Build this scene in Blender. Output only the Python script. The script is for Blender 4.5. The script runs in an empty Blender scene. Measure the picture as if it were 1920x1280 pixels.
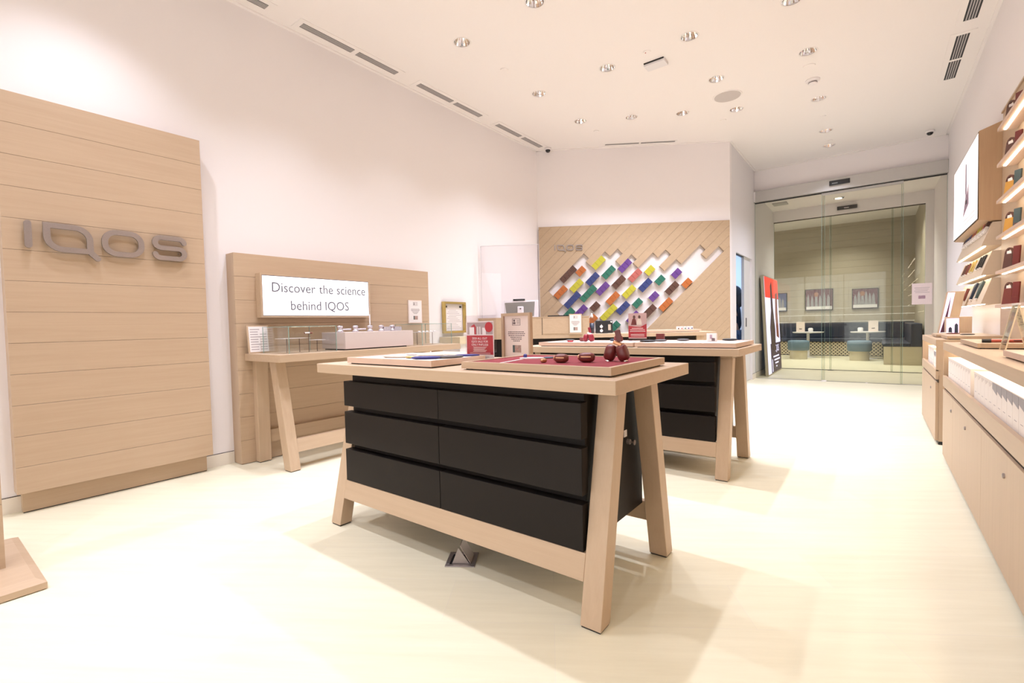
import bpy, bmesh, math, random
from mathutils import Vector, Matrix
random.seed(7)
SC = bpy.context.scene
COL = SC.collection
PI = math.pi

# ------------------------------------------------------------------ camera
yaw, pitch, roll = -0.6516, -0.03529, -0.02215
cy_, sy_, cp_, sp_ = math.cos(yaw), math.sin(yaw), math.cos(pitch), math.sin(pitch)
fwd = Vector((sy_*cp_, cy_*cp_, sp_)); rt = Vector((cy_, -sy_, 0)); up0 = rt.cross(fwd)
cr = rt*math.cos(roll) + up0*math.sin(roll); cu = up0*math.cos(roll) - rt*math.sin(roll)
cam = bpy.data.cameras.new('camera'); camo = bpy.data.objects.new('camera', cam); COL.objects.link(camo)
m = Matrix((cr, cu, -fwd)).transposed().to_4x4(); m.translation = (0, 0, 1.12); camo.matrix_world = m
cam.sensor_width = 36; cam.lens = 890.5/1920*36; cam.clip_start = .05; cam.clip_end = 60
SC.camera = camo
# ------------------------------------------------------------------ world, view
w = bpy.data.worlds.new('world'); SC.world = w; w.use_nodes = True
w.node_tree.nodes['Background'].inputs[0].default_value = (1, .955, .94, 1)
w.node_tree.nodes['Background'].inputs[1].default_value = 2.9
vs = SC.view_settings; vs.view_transform = 'Standard'; vs.look = 'None'; vs.gamma = 1; vs.use_curve_mapping = False
vs.exposure = 0.26
SC.cycles.caustics_reflective = False
LIGHT_W = 52.0
LIGHT_COL = (.885, .92, 1.07)
FLOORZ, CEIL = 0.0, 3.9

# ------------------------------------------------------------------ materials
def nm(name):
    mt = bpy.data.materials.new(name); mt.use_nodes = True
    nt = mt.node_tree; b = nt.nodes['Principled BSDF']
    return mt, nt, b
def plain(name, col, rough=.5, metal=0, emit=0, bump=0, scale=60, var=.04, coat=0):
    mt, nt, b = nm(name)
    b.inputs['Roughness'].default_value = rough; b.inputs['Metallic'].default_value = metal
    if coat: b.inputs['Coat Weight'].default_value = coat
    tc = nt.nodes.new('ShaderNodeTexCoord'); nz = nt.nodes.new('ShaderNodeTexNoise'); nz.inputs['Scale'].default_value = scale
    nt.links.new(tc.outputs['Object'], nz.inputs['Vector'])
    mx = nt.nodes.new('ShaderNodeMix'); mx.data_type = 'RGBA'
    mx.inputs[6].default_value = (*[c*(1-var) for c in col], 1); mx.inputs[7].default_value = (*[min(1, c*(1+var)) for c in col], 1)
    nt.links.new(nz.outputs[0], mx.inputs[0]); nt.links.new(mx.outputs[2], b.inputs['Base Color'])
    if emit:
        b.inputs['Emission Color'].default_value = (*col, 1); b.inputs['Emission Strength'].default_value = emit
    if bump:
        bp = nt.nodes.new('ShaderNodeBump'); bp.inputs['Strength'].default_value = bump; bp.inputs['Distance'].default_value = .002
        nt.links.new(nz.outputs[0], bp.inputs['Height']); nt.links.new(bp.outputs[0], b.inputs['Normal'])
    return mt
def wood(name, ax, c1=(.53, .385, .262), c2=(.485, .345, .23), rough=.45, rot=0.0):
    mt, nt, b = nm(name)
    tc = nt.nodes.new('ShaderNodeTexCoord'); mp = nt.nodes.new('ShaderNodeMapping')
    s = [40, 40, 40]; s['xyz'.index(ax)] = 1.6
    mp.inputs['Scale'].default_value = s
    if rot:
        m0 = nt.nodes.new('ShaderNodeMapping'); m0.inputs['Rotation'].default_value = (0, 0, rot)
        nt.links.new(tc.outputs['Object'], m0.inputs['Vector']); nt.links.new(m0.outputs[0], mp.inputs['Vector'])
    else:
        nt.links.new(tc.outputs['Object'], mp.inputs['Vector'])
    n1 = nt.nodes.new('ShaderNodeTexNoise'); n1.inputs['Scale'].default_value = 1.0; n1.inputs['Detail'].default_value = 6; n1.inputs['Distortion'].default_value = .6
    n2 = nt.nodes.new('ShaderNodeTexNoise'); n2.inputs['Scale'].default_value = 5.0; n2.inputs['Detail'].default_value = 3
    nt.links.new(mp.outputs[0], n1.inputs['Vector']); nt.links.new(mp.outputs[0], n2.inputs['Vector'])
    ad = nt.nodes.new('ShaderNodeMath'); ad.operation = 'MULTIPLY_ADD'; ad.inputs[1].default_value = .35
    nt.links.new(n2.outputs[0], ad.inputs[0]); nt.links.new(n1.outputs[0], ad.inputs[2])
    cr_ = nt.nodes.new('ShaderNodeValToRGB'); cr_.color_ramp.elements[0].position = .45; cr_.color_ramp.elements[1].position = .95
    cr_.color_ramp.elements[0].color = (*c1, 1); cr_.color_ramp.elements[1].color = (*c2, 1)
    nt.links.new(ad.outputs[0], cr_.inputs[0]); nt.links.new(cr_.outputs[0], b.inputs['Base Color'])
    bp = nt.nodes.new('ShaderNodeBump'); bp.inputs['Strength'].default_value = .12; bp.inputs['Distance'].default_value = .001
    nt.links.new(ad.outputs[0], bp.inputs['Height']); nt.links.new(bp.outputs[0], b.inputs['Normal'])
    b.inputs['Roughness'].default_value = rough
    return mt
def glass(name, tint=(.93, .96, .93), base=.04, gloss=1.0):
    mt = bpy.data.materials.new(name); mt.use_nodes = True; nt = mt.node_tree
    for n in list(nt.nodes): nt.nodes.remove(n)
    out = nt.nodes.new('ShaderNodeOutputMaterial'); tr = nt.nodes.new('ShaderNodeBsdfTransparent'); gl = nt.nodes.new('ShaderNodeBsdfGlossy')
    lw = nt.nodes.new('ShaderNodeLayerWeight'); lw.inputs[0].default_value = .5
    pw = nt.nodes.new('ShaderNodeMath'); pw.operation = 'POWER'; pw.inputs[1].default_value = 5
    ma = nt.nodes.new('ShaderNodeMath'); ma.operation = 'MULTIPLY_ADD'; ma.inputs[1].default_value = 1-base; ma.inputs[2].default_value = base
    mx = nt.nodes.new('ShaderNodeMixShader')
    tr.inputs[0].default_value = (*tint, 1); gl.inputs['Roughness'].default_value = .0; gl.inputs[0].default_value = (gloss, gloss, gloss, 1)
    nt.links.new(lw.outputs['Facing'], pw.inputs[0]); nt.links.new(pw.outputs[0], ma.inputs[0]); nt.links.new(ma.outputs[0], mx.inputs[0])
    nt.links.new(tr.outputs[0], mx.inputs[1]); nt.links.new(gl.outputs[0], mx.inputs[2]); nt.links.new(mx.outputs[0], out.inputs[0])
    return mt
def emis(name, col, st):
    mt = bpy.data.materials.new(name); mt.use_nodes = True; nt = mt.node_tree
    b = nt.nodes['Principled BSDF']; b.inputs['Base Color'].default_value = (*[c*.5 for c in col], 1)
    b.inputs['Emission Color'].default_value = (*col, 1); b.inputs['Emission Strength'].default_value = st
    b.inputs['Roughness'].default_value = .3
    return mt
def floor_mat():
    mt, nt, b = nm('pale stone floor tiles')
    tc = nt.nodes.new('ShaderNodeTexCoord'); mp = nt.nodes.new('ShaderNodeMapping'); mp.inputs['Rotation'].default_value = (0, 0, -.574)
    nt.links.new(tc.outputs['Object'], mp.inputs['Vector'])
    br = nt.nodes.new('ShaderNodeTexBrick'); br.inputs['Scale'].default_value = 1.0
    br.inputs['Brick Width'].default_value = 1.16; br.inputs['Row Height'].default_value = .29
    br.inputs['Mortar Size'].default_value = .0016; br.inputs['Mortar Smooth'].default_value = .1
    br.inputs['Color1'].default_value = (.84, .785, .61, 1); br.inputs['Color2'].default_value = (.80, .74, .57, 1); br.inputs['Mortar'].default_value = (.79, .73, .59, 1)
    br.offset = .37
    nt.links.new(mp.outputs[0], br.inputs['Vector'])
    m2 = nt.nodes.new('ShaderNodeMapping'); m2.inputs['Scale'].default_value = (1.2, 14, 1); nt.links.new(mp.outputs[0], m2.inputs['Vector'])
    nz = nt.nodes.new('ShaderNodeTexNoise'); nz.inputs['Scale'].default_value = 1.4; nz.inputs['Detail'].default_value = 8; nz.inputs['Roughness'].default_value = .65
    nt.links.new(m2.outputs[0], nz.inputs['Vector'])
    r = nt.nodes.new('ShaderNodeValToRGB'); r.color_ramp.elements[0].position = .3; r.color_ramp.elements[1].position = .75
    r.color_ramp.elements[0].color = (.90, .89, .86, 1); r.color_ramp.elements[1].color = (1.0, 1.0, 1.0, 1)
    nt.links.new(nz.outputs[0], r.inputs[0])
    mx = nt.nodes.new('ShaderNodeMix'); mx.data_type = 'RGBA'; mx.blend_type = 'MULTIPLY'; mx.inputs[0].default_value = 1
    nt.links.new(br.outputs[0], mx.inputs[6]); nt.links.new(r.outputs[0], mx.inputs[7]); nt.links.new(mx.outputs[2], b.inputs['Base Color'])
    b.inputs['Roughness'].default_value = .42; b.inputs['Specular IOR Level'].default_value = .35
    return mt
def lattice_mat():
    mt, nt, b = nm('woven lattice panel')
    tc = nt.nodes.new('ShaderNodeTexCoord'); mp = nt.nodes.new('ShaderNodeMapping'); mp.inputs['Rotation'].default_value = (0, PI/4, 0)
    nt.links.new(tc.outputs['Object'], mp.inputs['Vector'])
    sx = nt.nodes.new('ShaderNodeSeparateXYZ'); nt.links.new(mp.outputs[0], sx.inputs[0])
    outs = []
    for a in (0, 2):
        mu = nt.nodes.new('ShaderNodeMath'); mu.operation = 'MULTIPLY'; mu.inputs[1].default_value = 15
        fr = nt.nodes.new('ShaderNodeMath'); fr.operation = 'FRACT'; gt = nt.nodes.new('ShaderNodeMath'); gt.operation = 'GREATER_THAN'; gt.inputs[1].default_value = .42
        nt.links.new(sx.outputs[a], mu.inputs[0]); nt.links.new(mu.outputs[0], fr.inputs[0]); nt.links.new(fr.outputs[0], gt.inputs[0]); outs.append(gt)
    mn = nt.nodes.new('ShaderNodeMath'); mn.operation = 'MINIMUM'; nt.links.new(outs[0].outputs[0], mn.inputs[0]); nt.links.new(outs[1].outputs[0], mn.inputs[1])
    mx = nt.nodes.new('ShaderNodeMix'); mx.data_type = 'RGBA'; mx.inputs[6].default_value = (.55, .47, .33, 1); mx.inputs[7].default_value = (.05, .04, .035, 1)
    nt.links.new(mn.outputs[0], mx.inputs[0]); nt.links.new(mx.outputs[2], b.inputs['Base Color']); b.inputs['Roughness'].default_value = .6
    return mt

WX, WY, WZ = wood('light oak grain across', 'x'), wood('light oak grain along', 'y'), wood('light oak grain upright', 'z')
WD = wood('light oak diagonal', 'x', (.465, .335, .215), (.42, .30, .188))
WL = wood('lounge oak planks', 'x', (.46, .40, .31), (.41, .35, .265), .6)
FLOOR = floor_mat()
WHITE = plain('matt white wall paint', (.86, .81, .81), .85, bump=.02, scale=300, var=.01)
CEILM = plain('matt white ceiling paint', (.89, .84, .82), .9, var=.01)
GREYW = plain('grey white paint', (.78, .75, .76), .7, var=.01)
SKIRT = plain('cream skirting paint', (.80, .73, .64), .5, var=.01)
BLACK = plain('dark espresso laminate', (.010, .0065, .005), .5, var=.1, scale=20)
BLACK.node_tree.nodes['Principled BSDF'].inputs['Specular IOR Level'].default_value = .22
BLK2 = plain('black rubber', (.012, .011, .012), .5)
GROOVE = plain('dark groove', (.05, .035, .025), .8)
METAL = plain('brushed steel', (.40, .355, .345), .38, .85, var=.08, scale=120)
CHROME = plain('polished chrome', (.92, .92, .93), .05, 1.0)
ALU = plain('grey aluminium', (.50, .485, .47), .4, .6)
GOLD = plain('brass', (.62, .47, .17), .3, .9)
GLASS = glass('clear display glass', (.98, .99, .985), .03)
GEDGE = plain('green glass edge', (.28, .42, .38), .15)
DOORGL = glass('tinted door glass', (.905, .915, .885), .016)
ACR = glass('clear acrylic', (.975, .965, .97), .02, .8)
NAVY = plain('navy leather', (.018, .028, .058), .45)
BLUEF = plain('blue grey upholstery', (.13, .20, .27), .7)
RED = plain('red printed panel', (.44, .018, .03), .5)
MAT_RED = plain('crimson mat', (.23, .012, .022), .8, bump=.1, scale=500)
MAROON = plain('maroon leather', (.15, .022, .02), .35, var=.1)
OXB = plain('oxblood leather', (.17, .035, .025), .4, var=.1)
COPPER = plain('copper metal', (.55, .27, .14), .3, .8)
PAPER = plain('white paper', (.80, .74, .72), .7, var=.01)
PAPERP = plain('pinkish paper', (.78, .66, .60), .7, var=.01)
INK = plain('grey ink', (.18, .13, .13), .7)
INKL = plain('light grey ink', (.42, .36, .36), .7)
BOXW = plain('white carton', (.80, .72, .67), .6, var=.01)
BOXG = plain('grey carton print', (.33, .30, .31), .6)
LILAC = plain('matt grey white plinth', (.60, .50, .47), .6, var=.01)
LED = emis('warm led strip', (1, .88, .68), 14)
LEDW = emis('display backlight', (1, .97, .96), 1.25)
TAN = plain('tan leather', (.60, .30, .05), .45)
BROWNL = plain('brown leather', (.10, .04, .03), .4)
TEAL = plain('slate green leather', (.07, .10, .10), .5)
CARD = {'brown': plain('brown card', (.075, .028, .017), .5), 'orange': plain('orange card', (.42, .11, .018), .5),
        'yellow': plain('yellow card', (.45, .41, .03), .5), 'green': plain('green card', (.013, .125, .08), .5),
        'blue': plain('blue card', (.02, .035, .145), .5), 'purple': plain('purple card', (.10, .03, .20), .5),
        'red': plain('coral card', (.40, .10, .08), .5)}

# ------------------------------------------------------------------ mesh helpers
def frame(o, r, u=(0, 0, 1)):
    r = Vector(r).normalized(); u = Vector(u).normalized(); n = r.cross(u)
    M = Matrix((r, u, n)).transposed().to_4x4(); M.translation = Vector(o); return M
I4 = Matrix.Identity(4)
class MB:
    def __init__(s, M=None): s.bm = bmesh.new(); s.M = M or I4
    def v(s, p): return s.bm.verts.new(s.M @ Vector(p))
    def box(s, x0, x1, y0, y1, z0, z1):
        return s.prism([(x0, y0), (x1, y0), (x1, y1), (x0, y1)], z0, z1)
    def prism(s, poly, z0, z1, top=None):
        b = [s.v((x, y, z0)) for x, y in poly]; t = [s.v((x, y, z1)) for x, y in (top or poly)]; n = len(poly)
        s.bm.faces.new(b[::-1]); s.bm.faces.new(t)
        for i in range(n): s.bm.faces.new((b[i], b[(i+1) % n], t[(i+1) % n], t[i]))
        return s
    def hexa(s, c):   # eight corners: bottom loop then top loop
        v = [s.v(p) for p in c]
        for f in ((3, 2, 1, 0), (4, 5, 6, 7), (0, 1, 5, 4), (1, 2, 6, 5), (2, 3, 7, 6), (3, 0, 4, 7)): s.bm.faces.new([v[i] for i in f])
        return s
    def lathe(s, prof, cx=0, cy=0, n=28, sx=1, sy=1, cap=True):
        rings = []
        for r, z in prof: rings.append([s.v((cx+r*sx*math.cos(2*PI*i/n), cy+r*sy*math.sin(2*PI*i/n), z)) for i in range(n)])
        for a, b in zip(rings, rings[1:]):
            for i in range(n): s.bm.faces.new((a[i], a[(i+1) % n], b[(i+1) % n], b[i]))
        if cap: s.bm.faces.new(rings[0][::-1]); s.bm.faces.new(rings[-1])
        return s
    def tube(s, a, b, r, n=12, r2=None):
        a = Vector(a); b = Vector(b); d = (b-a).normalized(); q = d.orthogonal().normalized(); w_ = d.cross(q); r2 = r if r2 is None else r2
        A = [s.v(a+(q*math.cos(2*PI*i/n)+w_*math.sin(2*PI*i/n))*r) for i in range(n)]
        B = [s.v(b+(q*math.cos(2*PI*i/n)+w_*math.sin(2*PI*i/n))*r2) for i in range(n)]
        for i in range(n): s.bm.faces.new((A[i], A[(i+1) % n], B[(i+1) % n], B[i]))
        s.bm.faces.new(A[::-1]); s.bm.faces.new(B); return s
    def stroke(s, pts, w_, z0, z1, closed=False, caps=True):
        P = [Vector((x, y)) for x, y in pts]; n = len(P); L = []; Rr = []
        for i in range(n):
            if closed: a, b = P[i-1], P[(i+1) % n]; d1 = (P[i]-a).normalized(); d2 = (b-P[i]).normalized()
            else:
                d1 = (P[i]-P[i-1]).normalized() if i else (P[1]-P[0]).normalized(); d2 = (P[i+1]-P[i]).normalized() if i < n-1 else d1
            t = (d1+d2).normalized(); nn = Vector((-t.y, t.x)); k = w_/2/max(.5, nn.dot(Vector((-d1.y, d1.x))))
            L.append(P[i]+nn*k); Rr.append(P[i]-nn*k)
        m_ = n if closed else n-1
        for i in range(m_):
            j = (i+1) % n
            s.prism([tuple(Rr[i]), tuple(Rr[j]), tuple(L[j]), tuple(L[i])], z0, z1)
        if caps and not closed:
            for e in (0, -1):
                s.prism([(P[e].x+w_/2*math.cos(2*PI*i/14), P[e].y+w_/2*math.sin(2*PI*i/14)) for i in range(14)], z0+.0003, z1-.0003)
        return s
    def ico(s, c, r, sc=(1, 1, 1), sub=2):
        res = bmesh.ops.create_icosphere(s.bm, subdivisions=sub, radius=r)
        for v in res['verts']: v.co = s.M @ Vector((v.co.x*sc[0]+c[0], v.co.y*sc[1]+c[1], v.co.z*sc[2]+c[2]))
        return s
    def build(s, name, mat, parent=None, bevel=0, seg=2, smooth=False):
        bmesh.ops.recalc_face_normals(s.bm, faces=s.bm.faces)
        off = parent_loc(parent)
        for v in s.bm.verts: v.co -= off
        me = bpy.data.meshes.new(name); s.bm.to_mesh(me); s.bm.free(); me.materials.append(mat)
        o = bpy.data.objects.new(name, me); COL.objects.link(o); o.parent = parent
        if smooth:
            for p in me.polygons: p.use_smooth = True
        if bevel:
            bv = o.modifiers.new('bevel', 'BEVEL'); bv.width = bevel; bv.segments = seg; bv.limit_method = 'ANGLE'; bv.angle_limit = .6
        return o
def parent_loc(p):
    v = Vector((0, 0, 0))
    while p is not None: v += p.location; p = p.parent
    return v
def tag(o, label=None, cat=None, group=None, kind=None):
    if label: o['label'] = label
    if cat: o['category'] = cat
    if group: o['group'] = group
    if kind: o['kind'] = kind
    return o
def thing(name, label, cat, loc=(0, 0, 0), group=None):
    o = bpy.data.objects.new(name, None); COL.objects.link(o); o.location = loc; o.empty_display_size = .1
    return tag(o, label, cat, group)
def solo(o, label, cat, group=None):   # re-origin a top-level mesh to the middle of its base
    me = o.data; xs = [v.co for v in me.vertices]
    c = Vector(((min(v.x for v in xs)+max(v.x for v in xs))/2, (min(v.y for v in xs)+max(v.y for v in xs))/2, min(v.z for v in xs)))
    for v in me.vertices: v.co -= c
    o.location = c; return tag(o, label, cat, group)
def struct(o): o['kind'] = 'structure'; return o
def box(name, mat, parent, x0, x1, y0, y1, z0, z1, bevel=0, M=None):
    return MB(M).box(x0, x1, y0, y1, z0, z1).build(name, mat, parent, bevel)
def text(body, size, mat, M, parent, name, ext=.0006, align='CENTER', off=0, sx=1):
    c = bpy.data.curves.new('t', 'FONT'); c.body = body; c.size = size; c.extrude = ext; c.align_x = align; c.align_y = 'CENTER'; c.offset = off; c.resolution_u = 3
    o = bpy.data.objects.new('t', c); COL.objects.link(o)
    dg = bpy.context.evaluated_depsgraph_get(); me = bpy.data.meshes.new_from_object(o.evaluated_get(dg))
    bpy.data.objects.remove(o)
    me.transform(M @ Matrix.Diagonal((sx, 1, 1, 1))); me.transform(Matrix.Translation(-parent_loc(parent))); me.name = name
    me.materials.clear(); me.materials.append(mat)
    r = bpy.data.objects.new(name, me); COL.objects.link(r); r.parent = parent
    return r
def copy_tree(o, parent=None):
    c = o.copy(); COL.objects.link(c); c.parent = parent
    for ch in [x for x in bpy.data.objects if x.parent == o]: copy_tree(ch, c)
    return c

# frames of the walls: right-hand direction as seen from the room, normal into the room
Aw = Vector((-4.33, 6.43, 0)); Bw = Vector((-1.8, 8.065, 0)); Dw = (Bw-Aw).normalized()
FB = frame(Aw, Dw)                       # back wall: u along, v up, w towards the room
def FL(x, y0=0, z0=0): return frame((x, y0, z0), (0, 1, 0))       # left wall, w = +x
def FR(x, y0=0, z0=0): return frame((x, y0, z0), (0, -1, 0))      # right wall, w = -x
def FF(y, x0=0, z0=0): return frame((x0, y, z0), (1, 0, 0))       # faces the camera, w = -y

# ------------------------------------------------------------------ room shell
struct(box('floor', FLOOR, None, -4.5, 1.1, -3.6, 19, -.1, 0))
# ceiling with real round openings for the lamps
DL = [(-3.23, 3.53), (-3.23, 4.88), (-3.23, 5.9), (-2.33, 4.88), (-2.63, 6.24), (-2.05, 6.57), (-1.45, 4.87), (-1.46, 5.91), (-1.46, 6.92),
      (-.56, 5.94), (-.57, 7.28), (-.58, 8.58), (-.59, 9.34), (-2.34, 3.5), (-.58, 4.9)]
DL_ADDED = [(-1.45, 3.5), (-3.23, 2.15), (-2.34, 2.15), (-1.45, 2.15), (-3.6, .8), (-2.7, .8), (-3.23, -.7), (-1.6, -.9)]  # unseen lamps, added to light the near part of the shop
POWER = {(-3.23, 3.53): 1.35, (-3.23, 4.88): 1.3, (-3.23, 5.9): .8, (-2.33, 4.88): .45, (-2.63, 6.24): 1.9, (-2.05, 6.57): 1.6, (-1.45, 4.87): 1.2, (-1.46, 5.91): 1.4, (-1.46, 6.92): 1.5,
         (-.56, 5.94): .2, (-.57, 7.28): .4, (-.58, 8.58): 1.1, (-.59, 9.34): 1.1, (-2.34, 3.5): .7, (-.58, 4.9): .2, (-1.45, 3.5): .9, (-3.6, .8): .65, (-2.7, .8): .7, (-3.23, -.7): .8, (-3.23, 2.15): .85, (-2.34, 2.15): .7, (-1.45, 2.15): .5, (-1.6, -.9): 1.5}
ce = MB().box(-4.5, 1.05, -3.55, 10.0, CEIL, CEIL+.1).build('ceiling', CEILM)
cutm = MB()
for x, y in DL+DL_ADDED: cutm.lathe([(.078, CEIL-.05), (.078, CEIL+.2)], x, y, 32)
cut = cutm.build('cutter', CEILM)
bo = ce.modifiers.new('b', 'BOOLEAN'); bo.operation = 'DIFFERENCE'; bo.object = cut; bo.solver = 'EXACT'
dg = bpy.context.evaluated_depsgraph_get(); me = bpy.data.meshes.new_from_object(ce.evaluated_get(dg)); ce.modifiers.clear(); ce.data = me
bpy.data.objects.remove(cut); struct(ce)
struct(box('wall_left', WHITE, None, -4.43, -4.33, -3.5, 6.43, 0, CEIL))
wf = MB(); wf.box(-4.43, -3.7, -3.5, -3.4, 0, CEIL); wf.box(.4, 1.0, -3.5, -3.4, 0, CEIL); wf.box(-3.7, .4, -3.5, -3.4, 2.9, CEIL)
struct(wf.build('wall_front', WHITE))
struct(box('wall_right', WHITE, None, .9, 1.0, -3.4, 12.25, 0, CEIL))
wn = box('window_fill', GLASS, None, -3.66, .36, -3.456, -3.446, .05, 2.86); struct(wn)  # unseen window, added to let world light fall on the table fronts
wfr = MB()
for a_ in (-3.7, -2.34, -.99, .36): wfr.box(a_, a_+.04, -3.48, -3.42, 0, 2.9)
wfr.box(-3.66, .36, -3.48, -3.42, 0, .05); wfr.box(-3.66, .36, -3.48, -3.42, 2.86, 2.9)
wfr.build('window_fill_frame', ALU, wn)
nb = Vector((-Dw.y, Dw.x, 0))*.1
struct(MB().prism([(Aw.x, Aw.y), (Bw.x, Bw.y), (Bw.x, Bw.y+.12), (Aw.x-.1, Aw.y+.06)], 0, CEIL).build('wall_back', WHITE))
# short side wall with the doorway, running on past the glass
ws = MB(); ws.box(-1.9, -1.8, 8.18, 8.45, 0, CEIL); ws.box(-1.9, -1.8, 8.45, 9.72, 2.23, CEIL); ws.box(-1.9, -1.8, 9.72, 12.2, 0, CEIL)
struct(ws.build('wall_side', GREYW))
struct(box('wall_over_glass', WHITE, None, -1.8, .9, 9.98, 10.08, 3.5, CEIL))
struct(box('ceiling_vestibule', CEILM, None, -1.8, .9, 10.08, 12.1, 3.5, 3.55))
wl = MB(); wl.box(-1.8, .9, 12.1, 12.2, 3.27, 3.9); wl.box(.78, .9, 12.1, 12.2, 0, 3.27)
struct(wl.build('wall_over_inner_glass', WHITE))
# lounge shell
lg = MB(FF(17.3, -4.4))
for i in range(20): lg.box(0, 5.4, i*.2, i*.2+.197, -.1, 0)
struct(lg.build('wall_lounge', WL))
struct(box('wall_lounge_right', WL, None, .9, 1.0, 12.25, 17.3, 0, 3.9)); struct(box('wall_lounge_left', GREYW, None, -4.5, -4.4, 12.2, 17.4, 0, 3.9))
struct(box('wall_lounge_near', GREYW, None, -4.4, -1.9, 12.1, 12.2, 0, 3.9)); struct(box('ceiling_lounge', CEILM, None, -4.4, 1.0, 12.2, 17.4, 3.9, 4.0))
# staff room shell behind the doorway
sr = MB(); sr.box(-3.6, -1.9, 10.6, 10.7, 0, 2.8); sr.box(-3.7, -3.6, 7.2, 10.7, 0, 2.8); sr.prism([(-3.6, 7.3), (-1.95, 8.25), (-1.95, 10.6), (-3.6, 10.6)], 2.8, 2.85)
struct(sr.build('wall_staff_room', GREYW))
# skirting with a dark joint above it
def skirt(name, M, u0, u1):
    o = MB(M).box(u0, u1, 0, .1, 0, .012).build(name, SKIRT); struct(o)
    struct(MB(M).box(u0, u1, .1, .104, 0, .004).build('trim_joint', GROOVE))
skirt('baseboard_left', FL(-4.33), -3.4, 1.74); skirt('baseboard_side', FL(-1.8), 9.72, 12.1)
skirt('baseboard_back', FB, 2.62, 3.0)
skirt('baseboard_right', FR(.9), -12.1, -7.0)
# shadow-gap coving along the ceiling
for i, (nme, M, a, b) in enumerate((('trim_1', FL(-4.33), -3.4, 6.45), ('trim_2', FR(.9), -9.98, 3.4), ('trim_3', FF(9.98), -1.8, .9), ('trim_4', FB, 0, 3.01), ('trim_5', FL(-1.8), 8.06, 9.98))):
    struct(MB(M).box(a, b, CEIL-.012, CEIL, 0, .03).build(nme, CEILM))

# ------------------------------------------------------------------ recessed ceiling lamps
dproto = None
def lamp(x, y, idx):
    global dproto
    if dproto is None:
        t = thing('recessed_downlight', '', 'ceiling light', (x, y, CEIL))
        MB().lathe([(.078, CEIL-.002), (.088, CEIL-.004), (.09, CEIL), (.078, CEIL)], x, y, 32, cap=False).build('trim_ring', CEILM, t, smooth=True)
        rf = MB(); n = 24; prof = [(.077, CEIL), (.068, CEIL+.03), (.05, CEIL+.075), (.03, CEIL+.095)]
        for (r0, z0), (r1, z1) in zip(prof, prof[1:]):
            for i in range(n):
                a0, a1 = 2*PI*i/n, 2*PI*(i+1)/n
                rf.bm.faces.new([rf.v((x+r*math.cos(a), y+r*math.sin(a), z)) for r, a, z in ((r0, a0, z0), (r0, a1, z0), (r1, a1, z1), (r1, a0, z1))])
        rf.build('reflector', CHROME, t)
        MB().lathe([(.04, CEIL+.085), (.04, CEIL+.1)], x, y, 20).build('lens', LAMPL, t)
        dproto = t
    else:
        t = copy_tree(dproto); t.location = (x, y, CEIL)
    l = bpy.data.lights.new('downlight_beam', 'SPOT'); l.energy = LIGHT_W*POWER.get((x, y), 1.0); l.color = LIGHT_COL; l.spot_size = math.radians(104); l.spot_blend = 1.0; l.shadow_soft_size = .035
    lo = bpy.data.objects.new('downlight_beam', l); COL.objects.link(lo); lo.location = (0, 0, -.012); lo.parent = t
    return t
LAMPL = emis('lamp lens', (1, .97, .93), 30)
labs = ['recessed ceiling light nearest the left wall, between two sprinkler plates and the vents', 'recessed ceiling light near the left wall, beyond the first of its row', 'far recessed ceiling light near the left wall, above the card wall',
        'round recessed ceiling light just left of the white ceiling box', 'brightest recessed ceiling light, beyond the white ceiling box', 'recessed ceiling light between the brightest one and the round speaker',
        'recessed ceiling light to the right of the white ceiling box', 'recessed ceiling light just in front of the round ceiling speaker', 'recessed ceiling light just beyond the round ceiling speaker',
        'recessed ceiling light in front of the smoke detector', 'recessed ceiling light just beyond the smoke detector', 'second recessed ceiling light from the glass doors', 'farthest recessed ceiling light, nearest the glass doors',
        'recessed ceiling light cut by the top edge of the photo at centre', 'recessed ceiling light barely showing at the top edge of the photo']
for i, (x, y) in enumerate(DL):
    t = lamp(x, y, i); t['label'] = labs[i]; t['group'] = 'recessed ceiling lights'
for i, (x, y) in enumerate(DL_ADDED):
    t = lamp(x, y, i); t['label'] = 'added recessed ceiling light, unseen, over the near part of the shop'; t['group'] = 'added unseen ceiling lights'
# ceiling fittings
t = thing('ceiling_speaker', 'large round flat grey speaker grille in the ceiling', 'speaker', (-1.46, 6.44, CEIL))
GRIL = plain('speaker grille', (.58, .53, .51), .8, var=.12, scale=400)
MB().lathe([(.155, CEIL-.006), (.165, CEIL-.008), (.17, CEIL)], -1.46, 6.44, 40).build('rim', CEILM, t); MB().lathe([(.15, CEIL-.009), (.152, CEIL-.004)], -1.46, 6.44, 40).build('grille', GRIL, t)
t = thing('smoke_detector', 'white smoke detector with a dark slot in the ceiling', 'smoke detector', (-.58, 6.67, CEIL))
MB().lathe([(.075, CEIL), (.072, CEIL-.015), (.05, CEIL-.02)], -.58, 6.67, 28).build('base', WHITE, t, smooth=True)
MB().lathe([(.045, CEIL-.018), (.042, CEIL-.045), (.03, CEIL-.05)], -.58, 6.67, 28).build('sensor_head', WHITE, t, smooth=True); MB().lathe([(.046, CEIL-.03), (.046, CEIL-.036)], -.58, 6.67, 28).build('slot', BLK2, t)
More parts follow.
